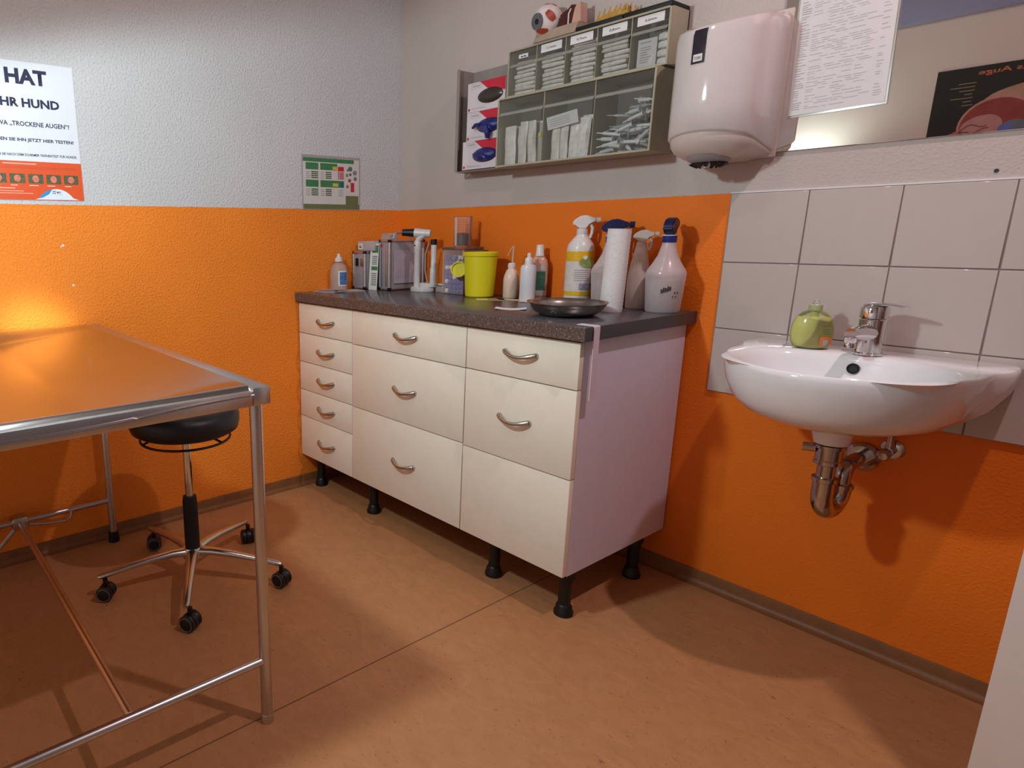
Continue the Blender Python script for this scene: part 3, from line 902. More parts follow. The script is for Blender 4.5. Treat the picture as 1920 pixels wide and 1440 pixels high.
# lower right bin: a jumble of syringe parts
def syr_mesh(l, r):
    bm_ = new_bm()
    add_lathe(bm_, [(r * 1.7, 0), (r * 1.7, 0.0015), (r, 0.002), (r, l * 0.7), (r * 0.45, l * 0.76), (r * 0.3, l)], 10)
    return fin(bm_, 'loose_syringe', 40)
SYR = [syr_mesh(0.075, 0.0055), syr_mesh(0.055, 0.0065), syr_mesh(0.095, 0.0048)]
M_SYR = [mat('translucent white plastic', 'e9e7e3', 0.3), mat('milky plastic', 'd3d6d7', 0.3), mat('clear grey plastic', 'a9adaf', 0.25)]
bx0, bx1 = LX(2, 0) + 0.006, LX(2, 1) - 0.006
placed = []
def clash(b):
    for q in placed:
        v = 1.0
        for a in range(3):
            d = min(b[1][a], q[1][a]) - max(b[0][a], q[0][a])
            if d <= 0.0015:
                v = 0
                break
            v *= d
        if v > 1.0e-5:
            return True
    return False
for k in range(58):
    for tr_ in range(80):
        f = random.uniform(0.08, 0.92)
        e = Euler((random.uniform(1.1, 2.0), random.uniform(-0.9, 0.9), random.choice((0, PI)) + random.uniform(-1.1, 1.1) + PI / 2))
        me = SYR[k % 3]
        R3 = e.to_matrix()
        pts = [R3 @ v.co for v in me.vertices]
        lo = [min(p[a] for p in pts) for a in range(3)]; hi = [max(p[a] for p in pts) for a in range(3)]
        x = max(bx0 - lo[0], min(bx1 - hi[0], LX(2, f)))
        y = max(-0.122 - lo[1], min(-0.012 - hi[1], random.uniform(-0.12, -0.03)))
        z = zB - lo[2]
        top = zB + 0.06 + 0.11 * smoothstep(0.2, 0.9, f)
        ok = False
        while z + hi[2] < top:
            b_ = ([x + lo[0], y + lo[1], z + lo[2]], [x + hi[0], y + hi[1], z + hi[2]])
            if not clash(b_):
                ok = True
                break
            z += 0.003
        if ok:
            placed.append(b_)
            o = obj('loose_syringe', me, M_SYR[k % 3 if k % 4 else 0], None, (x, y, z), e)
            tag(o, 'small white syringe lying loose in the lower right bin', 'syringe', 'loose syringes in the lower right bin')
            break

# ================================================================== GLOVE BOXES AND HOLDER
gh = thing('glove_box_holder', 'grey metal holder for glove boxes beside the bins', 'holder', (0.455, 0, 1.40))
M_HOLD = mat('grey painted steel', '8f857f', 0.45, var=0.05)
obj('back_plate', box_bm(0, 0.245, -0.003, -0.0005, 0.0, 0.385), M_HOLD, gh)
obj('side_flange', box_bm(-0.001, 0.002, -0.095, -0.003, 0.0, 0.385), M_HOLD, gh)
obj('front_lip', box_bm(-0.001, 0.014, -0.0965, -0.0945, 0.0, 0.385), M_HOLD, gh)
obj('bottom_ledge', box_bm(0.002, 0.245, -0.094, -0.003, -0.006, -0.003), M_HOLD, gh)
def glove_box(label, x, z, y, opening, gl):
    g = thing('glove_box', label, 'box', (x, y, z), 0, 'three cardboard glove boxes')
    w, h, d = 0.188, 0.107, 0.085
    obj('carton', box_bm(0, w, 0, d, 0, h, bev=0.001, seg=1), mat('white glove carton', 'd3c8cc', 0.5, var=0.02), g)
    obj('red_corner', flat([(0.062, h - 0.0005), (w - 0.0005, h - 0.0005), (w - 0.0005, 0.058), (0.15, 0.066), (0.10, 0.078)], -0.0004), M_RED, g, smooth=0)
    fr_ = new_bm()
    for r_ in ((0.018, 0.072, 0.100, 0.1010), (0.018, 0.072, 0.0845, 0.0855), (0.018, 0.019, 0.085, 0.101), (0.071, 0.072, 0.085, 0.101), (0.026, 0.064, 0.0905, 0.0950)):
        rects([r_], -0.0005, fr_)
    obj('brand_frame', fr_, M_PAPERLINE, g, smooth=0)
    obj('red_dot', disc(0.010, 0.010, 0.0055, -0.0005, 14), M_RED, g, smooth=0)
    for r_ in ((0.024, 0.10, 0.009, 0.0105), (0.024, 0.085, 0.013, 0.0142)):
        obj('print_line', rects([r_], -0.0005), M_PAPERLINE, g, smooth=0)
    obj('opening', disc(0.116, 0.050, 0.062, -0.0007, 28, 0.027), M_BLACK, g, smooth=0)
    bm = new_bm()
    if gl == 'black':
        add_lathe(bm, [(0.060, 0.0), (0.050, 0.006), (0.030, 0.010), (0.008, 0.0115)], 26, sy=0.42, rot=Matrix.Rotation(PI / 2, 3, 'X'))
        obj('glove', bm, mat('shiny black gloves', '3a332e', 0.25, bump=0.4, bscale=60), g, (0.116, 0, 0.050))
    else:
        add_lathe(bm, [(0.060, 0.0), (0.056, 0.008), (0.040, 0.017), (0.020, 0.022), (0.004, 0.023)], 26, sy=0.42, rot=Matrix.Rotation(PI / 2, 3, 'X'))
        for v in bm.verts:
            v.co.y += 0.003 * math.sin(v.co.x * 180 + v.co.z * 240)
        if gl == 'hang':
            add_tube(bm, [(-0.02, -0.012, -0.002), (0.004, -0.022, -0.012), (0.016, -0.023, -0.034), (0.014, -0.022, -0.052)], [0.014, 0.017, 0.015, 0.009], 10, flat=0.6)
            add_tube(bm, [(-0.03, -0.012, 0.004), (-0.052, -0.018, 0.004), (-0.066, -0.02, -0.006)], [0.014, 0.012, 0.007], 10, flat=0.6)
        obj('glove', bm, mat('blue nitrile gloves', '232a6e', 0.4, bump=0.4, bscale=90), g, (0.116, 0, 0.050))
    return g
glove_box('glove box with black gloves, the top one of the stack', 0.510, 1.6155, -0.092, 'dark', 'black')
glove_box('glove box with a blue glove hanging out, the middle one', 0.510, 1.5078, -0.092, 'blue', 'hang')
glove_box('glove box with blue gloves, the bottom one of the stack', 0.499, 1.4000, -0.098, 'blue', 'flush')

# ================================================================== MODELS ON TOP OF THE RACK
TOPZ = zU + hU
em = thing('eye_model', 'anatomical eyeball model on a wedge stand on the bin rack', 'model', (0.90, -0.055, TOPZ))
bm = new_bm()
add_prism(bm, [(-0.060, 0.0), (0.045, 0.0), (0.030, 0.036), (-0.038, 0.036)], (0.165, 0, 0), lambda a, b: Vector((-0.072, a, b)))
st = obj('stand', bm, mat('beige stand', 'a3907c', 0.5), em, smooth=0)
obj('print_lines', rects([(-0.045, 0.02, 0.018, 0.021), (-0.045, 0.0, 0.012, 0.0145)], 0), M_BROWN, st, (0, -0.0525, 0.0), (math.radians(-31), 0, 0), smooth=0)
EY = Vector((-0.045, -0.022, 0.072))
lookd = Vector((-0.17, -0.96, -0.18)).normalized()
rq = lookd.to_track_quat('Z', 'Y').to_matrix()
bm = new_bm()
prof = [(0.0005, -0.050)] + [(0.050 * math.cos(a), 0.050 * math.sin(a)) for a in [math.radians(-85 + 10 * k) for k in range(15)]] + [(0.027, 0.0435), (0.0005, 0.0435)]
add_lathe(bm, prof, 30, rot=rq, c=EY)
eb = obj('eyeball', bm, mat('ivory model plastic', 'd6cbc6', 0.3), em, smooth=50)
obj('iris', lathe_bm([(0.027, 0.0436), (0.0265, 0.047), (0.010, 0.0478), (0.0095, 0.0465), (0.0005, 0.0465)], 26, rot=rq, c=EY), mat('grey iris', '5f5d63', 0.3, var=0.3, scale=120), eb)
obj('pupil', lathe_bm([(0.0092, 0.0467), (0.0005, 0.0482)], 18, rot=rq, c=EY), M_BLACK, eb)
def strap(bm_, d0, d1, w, r=0.052):
    d0, d1 = Vector(d0).normalized(), Vector(d1).normalized()
    ax = d0.cross(d1).normalized()
    rs_ = []
    for k in range(9):
        d = d0.slerp(d1, k / 8)
        ww = w * (0.6 + 0.4 * math.sin(PI * k / 8))
        rs_.append([EY + (d * r + ax * ww * s_) for s_ in (-1, -0.5, 0.5, 1)] + [EY + (d * (r - 0.006) + ax * ww * s_) for s_ in (1, -1)])
    add_rings(bm_, rs_)
for nm, a, b, w in (('muscle', (0.55, -0.83, 0.35), (0.95, -0.45, -0.25), 0.012), ('muscle', (-0.3, -0.7, -0.65), (0.45, -0.45, -0.78), 0.011), ('muscle', (-0.1, -0.2, 1.0), (0.6, 0.1, 0.8), 0.009)):
    bm = new_bm(); strap(bm, a, b, w)
    obj(nm, bm, mat('red muscle', 'a03a26', 0.4), eb, smooth=50)
bm = new_bm()
add_prism(bm, [(0.0, 0.036), (0.050, 0.036), (0.060, 0.092), (0.042, 0.096), (0.030, 0.086), (0.012, 0.080), (0.0, 0.074)], (0, 0.03, 0), lambda a, b: Vector((a + 0.012, -0.028, b)))
bk = obj('orbit_piece', bm, mat('dark red section', '4b1712', 0.4), em, smooth=0)
bm = new_bm()
add_prism(bm, [(0.048, 0.036), (0.082, 0.036), (0.078, 0.096), (0.062, 0.090), (0.056, 0.080)], (0, 0.036, 0), lambda a, b: Vector((a + 0.012, -0.030, b)))
obj('bone_piece', bm, mat('pink bone', 'c49a86', 0.45), em, smooth=0)
obj('nerve_edge', tube_bm([(0.046, -0.0295, 0.038), (0.046, -0.0295, 0.070), (0.054, -0.0295, 0.084)], 0.0022, 6), M_WHITE, em)
bo = thing('bone_model', 'small yellow spiny bone model on the bin rack', 'model', (1.092, -0.055, TOPZ + 0.0135))
M_BONE = mat('yellow bone', 'b98c3f', 0.5, var=0.2, scale=60)
bm = new_bm()
add_tube(bm, [(-0.062, 0, 0.010), (-0.04, 0, 0.014), (0, 0, 0.018), (0.03, 0, 0.020), (0.058, 0, 0.016)], [0.007, 0.011, 0.0135, 0.013, 0.009], 12)
obj('body', bm, M_BONE, bo, smooth=50)
sm_ = fin(lathe_bm([(0.006, 0), (0.0045, 0.012), (0.0015, 0.026)], 7, sy=0.6), 'spine', 40)
for k in range(7):
    x = -0.052 + 0.018 * k
    obj('spine', sm_, M_BONE, bo, (x, 0, 0.018 + 0.006 * math.sin(k * 0.5)), (random.uniform(-0.1, 0.1), 0.25 + random.uniform(-0.1, 0.1), 0))
for k in range(5):
    obj('spine', sm_, mat('brown bone', '8a5a2c', 0.5), bo, (0.040 + 0.006 * k, -0.006 + 0.004 * (k % 3), 0.014), (random.uniform(-0.8, 0.8), random.uniform(0.2, 1.0), random.uniform(-1, 1)))

# ================================================================== POSTER AND CHART ON THE LEFT WALL
RW_ = PI / 2     # local X -> +y, front (local -Y) -> +x
PC = -1.6165
ps = thing('dry_eye_poster', 'white and orange poster with German dog eye text on the wall', 'poster', (0.0012, PC, 1.276), RW_)
obj('sheet', box_bm(-0.1485, 0.1485, -0.0012, 0, 0, 0.431), mat('poster white', 'dfe0e6', 0.45, var=0.01), ps)
obj('orange_band', box_bm(-0.1485, 0.1485, -0.0016, -0.0013, 0.0005, 0.124), mat('poster orange red', 'dd5526', 0.45, var=0.03), ps)
for body, w, h, zc, bd in (('HAT', 0.128, 0.047, 0.386, 0.045), ('IHR HUND', 0.192, 0.028, 0.306, 0.04), ('ETWA „TROCKENE AUGEN“?', 0.244, 0.0175, 0.240, 0.022), ('LASSEN SIE IHN JETZT HIER TESTEN!', 0.262, 0.0135, 0.190, 0.03), ('FRAGEN SIE NACH DEM SCHIRMER TRÄNENTEST FÜR HUNDE.', 0.275, 0.0098, 0.145, 0.02)):
    obj('lettering', text_bm(body, w, h, 0.0016, bd), M_DARKPRINT, ps, (0, 0, zc), smooth=0)
obj('lettering', rects([(-0.1, 0.003, 0.1145, 0.117)], -0.0018), mat('pale print', 'f0cdb4', 0.5), ps, smooth=0)
for r_ in ((-0.135, 0.128, 0.1055, 0.1065), (-0.135, 0.135, 0.101, 0.1018)):
    obj('print_line', rects([r_], -0.0018), mat('dark orange print', 'b83c1a', 0.5), ps, smooth=0)
for r_ in ((-0.12, -0.07, 0.036, 0.0385), (-0.13, -0.045, 0.0275, 0.029), (-0.13, -0.016, 0.0205, 0.022)):
    obj('print_line', rects([r_], -0.0018), MATS['pale print'], ps, smooth=0)
for k in range(5):
    x0 = 0.1345 - 0.0470 - k * 0.0570
    th = obj('thumbnail', rects([(x0, x0 + 0.0470, 0.0535, 0.0835)], -0.0019), mat('thumbnail green', '55593a', 0.5, var=0.3, scale=150), ps, smooth=0)
    obj('eye_spot', disc(x0 + 0.023, 0.0685, 0.0105, -0.0021, 16, 0.0115), mat('thumbnail pink', 'd97a62', 0.5, var=0.25, scale=200), th, smooth=0)
    obj('caption', rects([(x0 + 0.001, x0 + 0.022 + 0.004 * (k % 3), 0.0455, 0.0480)], -0.0019), MATS['pale print'], th, smooth=0)
dome = [(-0.012, 0.002)] + [(0.060 + 0.072 * math.cos(a), -0.055 + 0.0925 * math.sin(a)) for a in [math.radians(142 - 104 * k / 20) for k in range(21)] if -0.055 + 0.0925 * math.sin(a) > 0.003] + [(0.132, 0.002)]
dm = obj('logo_field', flat(dome, -0.0019), mat('logo white', 'dce2ee', 0.45, var=0.01), ps, smooth=0)
obj('blue_swoosh', flat([(0.000, 0.006), (0.010, 0.018), (0.028, 0.0315), (0.046, 0.0365), (0.034, 0.020), (0.014, 0.009)], -0.0021), mat('swoosh blue', '3f8fc4', 0.45, var=0.2, scale=40), dm, smooth=0)
lgb = new_bm()
for k in range(4):
    a = PI / 4 + k * PI / 2
    c_ = (0.051 + 0.0042 * math.cos(a), 0.0265 + 0.0042 * math.sin(a))
    f_ = [(c_[0] + 0.0026 * math.cos(a + b), c_[1] + 0.0026 * math.sin(a + b)) for b in (0, PI / 2, PI, 3 * PI / 2)]
    lgb.faces.new([lgb.verts.new((p[0], -0.0022, p[1])) for p in f_])
obj('logo_mark', lgb, mat('logo teal', '1d5a66', 0.5), dm, smooth=0)
obj('lettering', text_bm('MSD', 0.0135, 0.0062, 0.0022, 0.02), M_DARKPRINT, dm, (0.0665, 0, 0.0265), smooth=0)
obj('print_line', rects([(0.060, 0.078, 0.0185, 0.0193)], -0.0022), M_PAPERLINE, dm, smooth=0)

gc = thing('green_chart', 'laminated green and white chart taped near the corner', 'chart', (0.0012, -0.393, 1.263), RW_)
GW = 0.152
obj('laminate', box_bm(-GW - 0.006, GW + 0.006, -0.0008, 0, -0.004, 0.224), clear('chart laminate', 'ded6d4', 0.35, 0.15), gc)
obj('sheet', box_bm(-GW, GW, -0.0016, -0.0009, 0.0, 0.213), mat('chart paper', 'cfc9c4', 0.5, var=0.02), gc)
MG, MG2, MO = mat('chart green', '3f7a4e', 0.5, var=0.12, scale=60), mat('chart dark green', '2c5c38', 0.5), mat('chart olive', '69714a', 0.5, var=0.06)
obj('print_block', rects([(-GW, GW - 0.03, 0.196, 0.2125), (-0.138, -0.072, 0.164, 0.192), (-0.062, 0.030, 0.164, 0.192), (-0.138, -0.072, 0.092, 0.121), (-0.062, 0.066, 0.092, 0.121)], -0.0019), MG, gc, smooth=0)
obj('print_block', rects([(-GW, GW, 0.0, 0.020), (0.076, GW - 0.004, 0.020, 0.058)], -0.0019), MO, gc, smooth=0)
rs = []
for base in (0.128, 0.056):
    for k in range(4):
        for x0, x1 in ((-0.110, -0.074), (-0.034, -0.002)):
            rs.append((x0, x1, base + 0.008 * k, base + 0.0045 + 0.008 * k))
obj('print_line', rects(rs, -0.0019), MG2, gc, smooth=0)
rs = []
for base in (0.128, 0.056):
    for k in range(4):
        for x0, x1 in ((-0.138, -0.116), (-0.060, -0.040), (0.036, 0.062)):
            rs.append((x0, x1, base + 0.008 * k, base + 0.003 + 0.008 * k))
obj('print_line', rects(rs, -0.0019), M_PAPERLINE, gc, smooth=0)
obj('print_block', rects([(0.034, 0.066, 0.162, 0.181), (0.034, 0.038, 0.126, 0.162), (0.104, 0.124, 0.075, 0.115)] + [(0.042, 0.066, 0.129 + 0.008 * k, 0.1335 + 0.008 * k) for k in range(4)], -0.0021), M_RED, gc, smooth=0)
obj('print_block', rects([(0.004, 0.034, 0.166, 0.180), (0.004, 0.034, 0.096, 0.110)], -0.0021), mat('chart yellow', 'c9b45a', 0.5), gc, smooth=0)
obj('print_block', rects([(0.046, 0.066, 0.092, 0.116)], -0.0022), mat('chart teal', '1d6070', 0.5), gc, smooth=0)
for (cx, cz, r_, c_) in ((0.088, 0.168, 0.006, '6d7568'), (0.102, 0.174, 0.012, '5d6a5c'), (0.084, 0.146, 0.008, '7b8578'), (0.102, 0.150, 0.007, '59605a'), (0.128, 0.158, 0.012, '8b8494'), (0.098, 0.124, 0.009, 'a8434a'), (0.130, 0.132, 0.010, '77707c'), (0.086, 0.098, 0.008, '9a6a4a')):
    obj('pictogram', disc(cx, cz, r_, -0.0019, 12, r_ * 0.9), mat('chart spot ' + c_, c_, 0.5, var=0.2, scale=120), gc, smooth=0)

# ================================================================== EXAMINATION TABLE
tb_ = thing('examination_table', 'stainless steel examination table standing against the orange wall', 'table', (0, 0, 0))
TXA, TXB, TYA, TYB = 0.022, 1.266, -2.155, -1.467
zt = 0.842
bm = new_bm()
# frame: four rails of square tube with a flat rim
add_box(bm, TXA, TXB, TYB - 0.042, TYB, 0.803, zt, bev=0.002)
add_box(bm, TXA, TXB, TYA, TYA + 0.042, 0.803, zt, bev=0.002)
add_box(bm, TXB - 0.028, TXB, TYA + 0.0425, TYB - 0.0425, 0.803, zt - 0.006, bev=0.002)
add_box(bm, TXA, TXA + 0.02, TYA + 0.0425, TYB - 0.0425, 0.803, zt - 0.006, bev=0.002)
obj('frame', bm, M_STEEL, tb_)
bm = new_bm()
xs = [0.023, 0.030, 0.038, 0.046, 0.054, 0.063, 0.072, 0.082, 0.095, 0.105, 0.115, 0.125, 0.135, 0.145, 0.155, 0.165, 0.175, 0.185, 0.20] + [0.22 + (1.15 - 0.22) * k / 12 for k in range(13)] + [1.17, 1.19, 1.205, 1.215, 1.225, 1.233, 1.238, 1.245, 1.254, 1.262, 1.270]
ys = [TYA + 0.040 + (TYB - TYA - 0.080) * k / 40 for k in range(41)]
YC = (TYA + TYB) / 2
def top_z(x, y):
    v = 1 - abs(y - YC) / ((TYB - TYA) / 2 - 0.04)
    v = max(0.0, v)
    wob = 0.0006 * math.sin(x * 9 + y * 3) + 0.0006 * math.sin(x * 4.3 - y * 7)
    d = 0.034 * (v ** 0.9) * smoothstep(0.03, 0.11, x) * smoothstep(1.236, 1.17, x)
    z_ = zt + 0.002 - d + wob * smoothstep(0.0, 0.15, v)
    if x > 1.238:
        e = (x - 1.238) / 0.032
        z_ -= 0.022 * e ** 1.2 * (1 + 0.25 * math.sin(y * 9))
    return z_
grid = [[bm.verts.new((x, y, top_z(x, y))) for y in ys] for x in xs]
for i in range(len(xs) - 1):
    for j in range(len(ys) - 1):
        bm.faces.new((grid[i][j], grid[i + 1][j], grid[i + 1][j + 1], grid[i][j + 1]))
ret = bmesh.ops.extrude_face_region(bm, geom=list(bm.faces))
for v in [g for g in ret['geom'] if isinstance(g, bmesh.types.BMVert)]:
    v.co.z -= 0.0015
obj('top_sheet', bm, M_TOPSTEEL, tb_, smooth=50, label='polished dished steel top sheet')
legp = [(1.237, -1.4885), (0.052, -1.4885), (1.237, -2.133), (0.052, -2.133)]
for x, y in legp:
    lg_ = obj('leg', cyl_bm((0, 0, 0.012), (0, 0, 0.804), 0.0140, seg=24), M_STEEL, tb_, (x, y, 0))
    if x < 0.5:
        obj('rubber_foot', lathe_bm([(0.021, 0), (0.021, 0.008), (0.018, 0.040), (0.0145, 0.042)], 18), M_BLACKRUB, lg_)
    else:
        obj('foot_cap', lathe_bm([(0.0148, 0), (0.0152, 0.004), (0.0152, 0.022), (0.0142, 0.024)], 18), M_STEEL, lg_)
for x in (1.237, 0.052):
    obj('stretcher', cyl_bm((x, -2.133, 0.170), (x, -1.4885, 0.170), 0.0105, seg=20), M_STEEL, tb_)
obj('long_bar', cyl_bm((0.060, -1.811, 0.170), (1.230, -1.811, 0.170), 0.0100, seg=20), M_STEEL, tb_)
bk_ = obj('clamp', box_bm(0.034, 0.085, -1.838, -1.784, 0.150, 0.196, bev=0.008), M_NICKEL, tb_)
obj('hook', tube_bm([(0.085, -1.785, 0.165), (0.10, -1.72, 0.158), (0.105, -1.665, 0.155), (0.105, -1.650, 0.162), (0.105, -1.643, 0.185)], 0.0055, 8), M_NICKEL, bk_)
obj('hook', tube_bm([(0.075, -1.83, 0.155), (0.085, -1.88, 0.11), (0.09, -1.92, 0.075)], 0.0075, 8), M_NICKEL, bk_)

# ================================================================== STOOL
stl = thing('swivel_stool', 'round black swivel stool on castors beside the table', 'stool', (0.497, -1.350, 0), 0)
obj('seat', lathe_bm([(0.10, 0.531), (0.155, 0.533), (0.172, 0.543), (0.178, 0.562), (0.178, 0.587), (0.170, 0.603), (0.150, 0.613), (0.08, 0.617), (0.01, 0.617)], 40), M_LEATHER, stl, smooth=60)
obj('seat_plate', lathe_bm([(0.03, 0.502), (0.03, 0.517), (0.09, 0.525), (0.09, 0.531)], 24), M_BLACK, stl)
ringp = [(0.145 * math.cos(2 * PI * k / 36), 0.145 * math.sin(2 * PI * k / 36), 0.509) for k in range(36)]
rg = obj('release_ring', tube_bm(ringp, 0.0042, 8, closed=True), M_BLACK, stl)
for a in (0.5, 0.5 + 2 * PI / 3, 0.5 + 4 * PI / 3):
    obj('ring_arm', tube_bm([(0.145 * math.cos(a), 0.145 * math.sin(a), 0.509), (0.10 * math.cos(a), 0.10 * math.sin(a), 0.523), (0.05 * math.cos(a), 0.05 * math.sin(a), 0.527)], 0.0038, 8), M_BLACK, rg)
obj('gas_rod', cyl_bm((0, 0, 0.29), (0, 0, 0.505), 0.0135, seg=20), M_CHROME, stl)
obj('column_sleeve', lathe_bm([(0.020, 0.085), (0.0255, 0.10), (0.0245, 0.28), (0.0225, 0.302), (0.015, 0.304)], 24), M_BLACKRUB, stl)
bs = obj('hub', lathe_bm([(0.030, 0.075), (0.038, 0.085), (0.038, 0.105), (0.030, 0.118)], 24), M_ALU, stl)
armp = [(0.028, 0, 0.103), (0.07, 0, 0.106), (0.14, 0, 0.102), (0.22, 0, 0.092), (0.30, 0, 0.080), (0.312, 0, 0.078)]
AR = fin(tube_bm(armp, [0.021, 0.019, 0.0165, 0.014, 0.012, 0.008], 14, flat=0.72), 'leg', 50)
housing = new_bm()
add_lathe(housing, [(0.0, -0.008), (0.026, -0.008), (0.027, 0.0), (0.026, 0.008), (0.0, 0.008)], 20, rot=Matrix.Rotation(PI / 2, 3, 'X'), cap0=False, cap1=False)
add_cyl(housing, (0, 0, 0.018), (0, 0, 0.046), 0.008, seg=10)
HOUS = fin(housing, 'castor_housing', 40)
wheel = new_bm()
for s in (-1, 1):
    add_lathe(wheel, [(0.010, s * 0.0085), (0.0245, s * 0.009), (0.0265, s * 0.012), (0.0265, s * 0.022), (0.022, s * 0.0255), (0.006, s * 0.0265)], 24, rot=Matrix.Rotation(PI / 2, 3, 'X'))
WHEEL = fin(wheel, 'wheel', 40)
rimb = new_bm()
for s in (-1, 1):
    add_lathe(rimb, [(0.0215, s * 0.0252), (0.0225, s * 0.0262), (0.0205, s * 0.0270), (0.0195, s * 0.0262)], 24, rot=Matrix.Rotation(PI / 2, 3, 'X'), cap0=False, cap1=False)
RIM = fin(rimb, 'wheel_rim', 60)
for k, sw in enumerate((0.9, 0.55, 0.35, -0.3, 1.2)):
    a = math.radians(-100 + 72 * k)
    lgk = obj('leg', AR, M_ALU, stl, (0, 0, 0), (0, 0, a))
    cs = obj('castor', HOUS, M_BLACK, stl, (0.300 * math.cos(a) + 0.012, 0.300 * math.sin(a) + 0.006, 0.0275), (0, 0, sw))
    obj('wheel', WHEEL, M_BLACK, cs)
    obj('wheel_rim', RIM, mat('grey wheel ring', '6a6462', 0.4), cs)

# ================================================================== THINGS ON THE WORKTOP
Zw = WT + 0.0004
def bottle(name, label, cat, x, y, rz=0.0):
    return thing(name, label, cat, (x, y, Zw), rz)
# leaflets in the corner
for i, (x, y, rz, w, d, lab) in enumerate(((0.062, -0.450, 0.55, 0.10, 0.15, 'stack of pale leaflets lying by the corner'), (0.118, -0.400, -0.3, 0.09, 0.14, 'folded pale leaflet lying before the silver case'))):
    t = thing('leaflet', lab, 'leaflet', (x, y, Zw), rz)
    for k in range(2):
        obj('page', box_bm(-w / 2, w / 2, -d / 2, d / 2, 0.003 * k, 0.003 * k + 0.0016, mtx=Matrix.Rotation(0.12 * k, 4, 'Z')), mat('leaflet paper', 'b9aaa2', 0.5, var=0.08, scale=25), t)
    obj('print_block', rects([(-w * 0.4, w * 0.4, -d * 0.4, -d * 0.05)], 0), mat('leaflet print', '7a6f7c', 0.5), t, (0, 0, 0.0054), (-PI / 2, 0, 0.12), smooth=0)
# clear bottle with blue label
b = bottle('saline_bottle', 'clear squat bottle with white cap and blue label', 'bottle', 0.048, -0.392, math.radians(49))
M_CLR = clear('clear pinkish bottle', 'd9c0b4', 0.42, 0.08)
obj('bottle_shell', lathe_bm([(0.032, 0), (0.037, 0.004), (0.038, 0.02), (0.038, 0.092), (0.034, 0.108), (0.022, 0.119), (0.015, 0.124), (0.015, 0.130)], 28, sy=0.72), M_CLR, b)
obj('cap', lathe_bm([(0.0175, 0.128), (0.0175, 0.142), (0.013, 0.145), (0.008, 0.150), (0.006, 0.160), (0.003, 0.164)], 22), M_WHITEP, b)
lb = obj('label', wrap_patch(lambda z: 0.038, math.radians(-90), math.radians(-22), 0.022, 0.088, 0.72, lift=0.0006), M_WHITE, b)
obj('label_print', wrap_patch(lambda z: 0.038, math.radians(-80), math.radians(-22), 0.026, 0.082, 0.72, lift=0.0010), mat('label blue', '4a72ab', 0.4, var=0.35, scale=90), lb)
# small aluminium case
M_CASE = mat('ribbed aluminium sheet', (0.55, 0.53, 0.53), 0.36, 0.85, var=0.06)
M_CASEG = mat('grey case panel', '9c949a', 0.5, var=0.04)
def alu_case(label, x, y, w, d, h, rz, strips):
    c = thing('aluminium_case', label, 'case', (x, y, Zw), rz)
    obj('shell', box_bm(0.004, w - 0.004, 0.004, d - 0.004, 0.003, h - 0.003, bev=0.002), M_CASEG, c)
    for (cx, cy) in ((0, 0), (w, 0), (0, d), (w, d)):
        obj('corner_profile', cyl_bm((cx + (0.006 if cx == 0 else -0.006), cy + (0.006 if cy == 0 else -0.006), 0.012), (cx + (0.006 if cx == 0 else -0.006), cy + (0.006 if cy == 0 else -0.006), h - 0.012), 0.0075, seg=14), M_CASE, c)
        for z in (0.0, h - 0.015):
            obj('corner_cap', box_bm(*( (0, 0.015) if cx == 0 else (w - 0.015, w)), *((0, 0.015) if cy == 0 else (d - 0.015, d)), z, z + 0.015, bev=0.004), M_BLACK, c)
    for z in (0.006, h - 0.006):
        for cy in (0.005, d - 0.005):
            obj('edge_profile', cyl_bm((0.014, cy, z), (w - 0.014, cy, z), 0.0058, seg=10), M_CASE, c)
        for cx in (0.005, w - 0.005):
            obj('edge_profile', cyl_bm((cx, 0.014, z), (cx, d - 0.014, z), 0.0058, seg=10), M_CASE, c)
    for fx in strips:
        obj('rib', box_bm(w * fx - 0.006, w * fx + 0.006, 0.0, 0.006, 0.016, h - 0.016, bev=0.002), M_CASE, c)
    return c
c1 = alu_case('small grey aluminium case behind the clear bottle', 0.008, -0.285, 0.092, 0.20, 0.172, 0, [])
obj('latch', box_bm(0.028, 0.044, -0.004, 0.003, 0.105, 0.140, bev=0.002), M_BLACK, c1)
obj('latch', box_bm(0.064, 0.080, -0.004, 0.003, 0.105, 0.140, bev=0.002), M_NICKEL, c1)
obj('tag_print', rects([(0.004, 0.034, 0, 0.006)], -0.0), M_RED, c1, (0.004, 0.0, 0.160), smooth=0)
cb = thing('labelled_carton', 'flat grey carton with white label lying on the small case', 'box', (0.022, -0.262, Zw + 0.1735))
obj('carton', box_bm(0, 0.118, 0, 0.165, 0, 0.042, bev=0.001), mat('grey carton', 'b2a8a8', 0.5, var=0.04), cb)
obj('label', box_bm(0.003, 0.036, -0.0008, 0, 0.006, 0.032), M_WHITE, cb)
obj('lettering', rects([(0.010, 0.028, 0.013, 0.018), (0.012, 0.022, 0.021, 0.0235)], -0.0011), M_BLACKPRINT, cb, smooth=0)
gs = thing('green_leaflet', 'narrow green and white sheet leaning between the two cases', 'sheet', (0.121, -0.268, Zw), 0)
gs.rotation_euler = (math.radians(-4), 0, math.radians(6))
obj('sheet', box_bm(-0.012, 0.040, 0, 0.0012, 0, 0.205), M_WHITE, gs)
for r_ in ((0.0, 0.038, 0.165, 0.198), (0.0, 0.038, 0.088, 0.105)):
    obj('print_block', rects([r_], -0.0003), MG, gs, smooth=0)
for zz in [0.148 - 0.0085 * k for k in range(5)] + [0.072 - 0.0085 * k for k in range(7)]:
    obj('print_line', rects([(0.002, 0.034, zz, zz + 0.0035)], -0.0003), MG2, gs, smooth=0)
c2 = alu_case('larger aluminium case standing on its side, paper sheet on it', 0.144, -0.240, 0.075, 0.215, 0.222, 0, [0.30, 0.70])
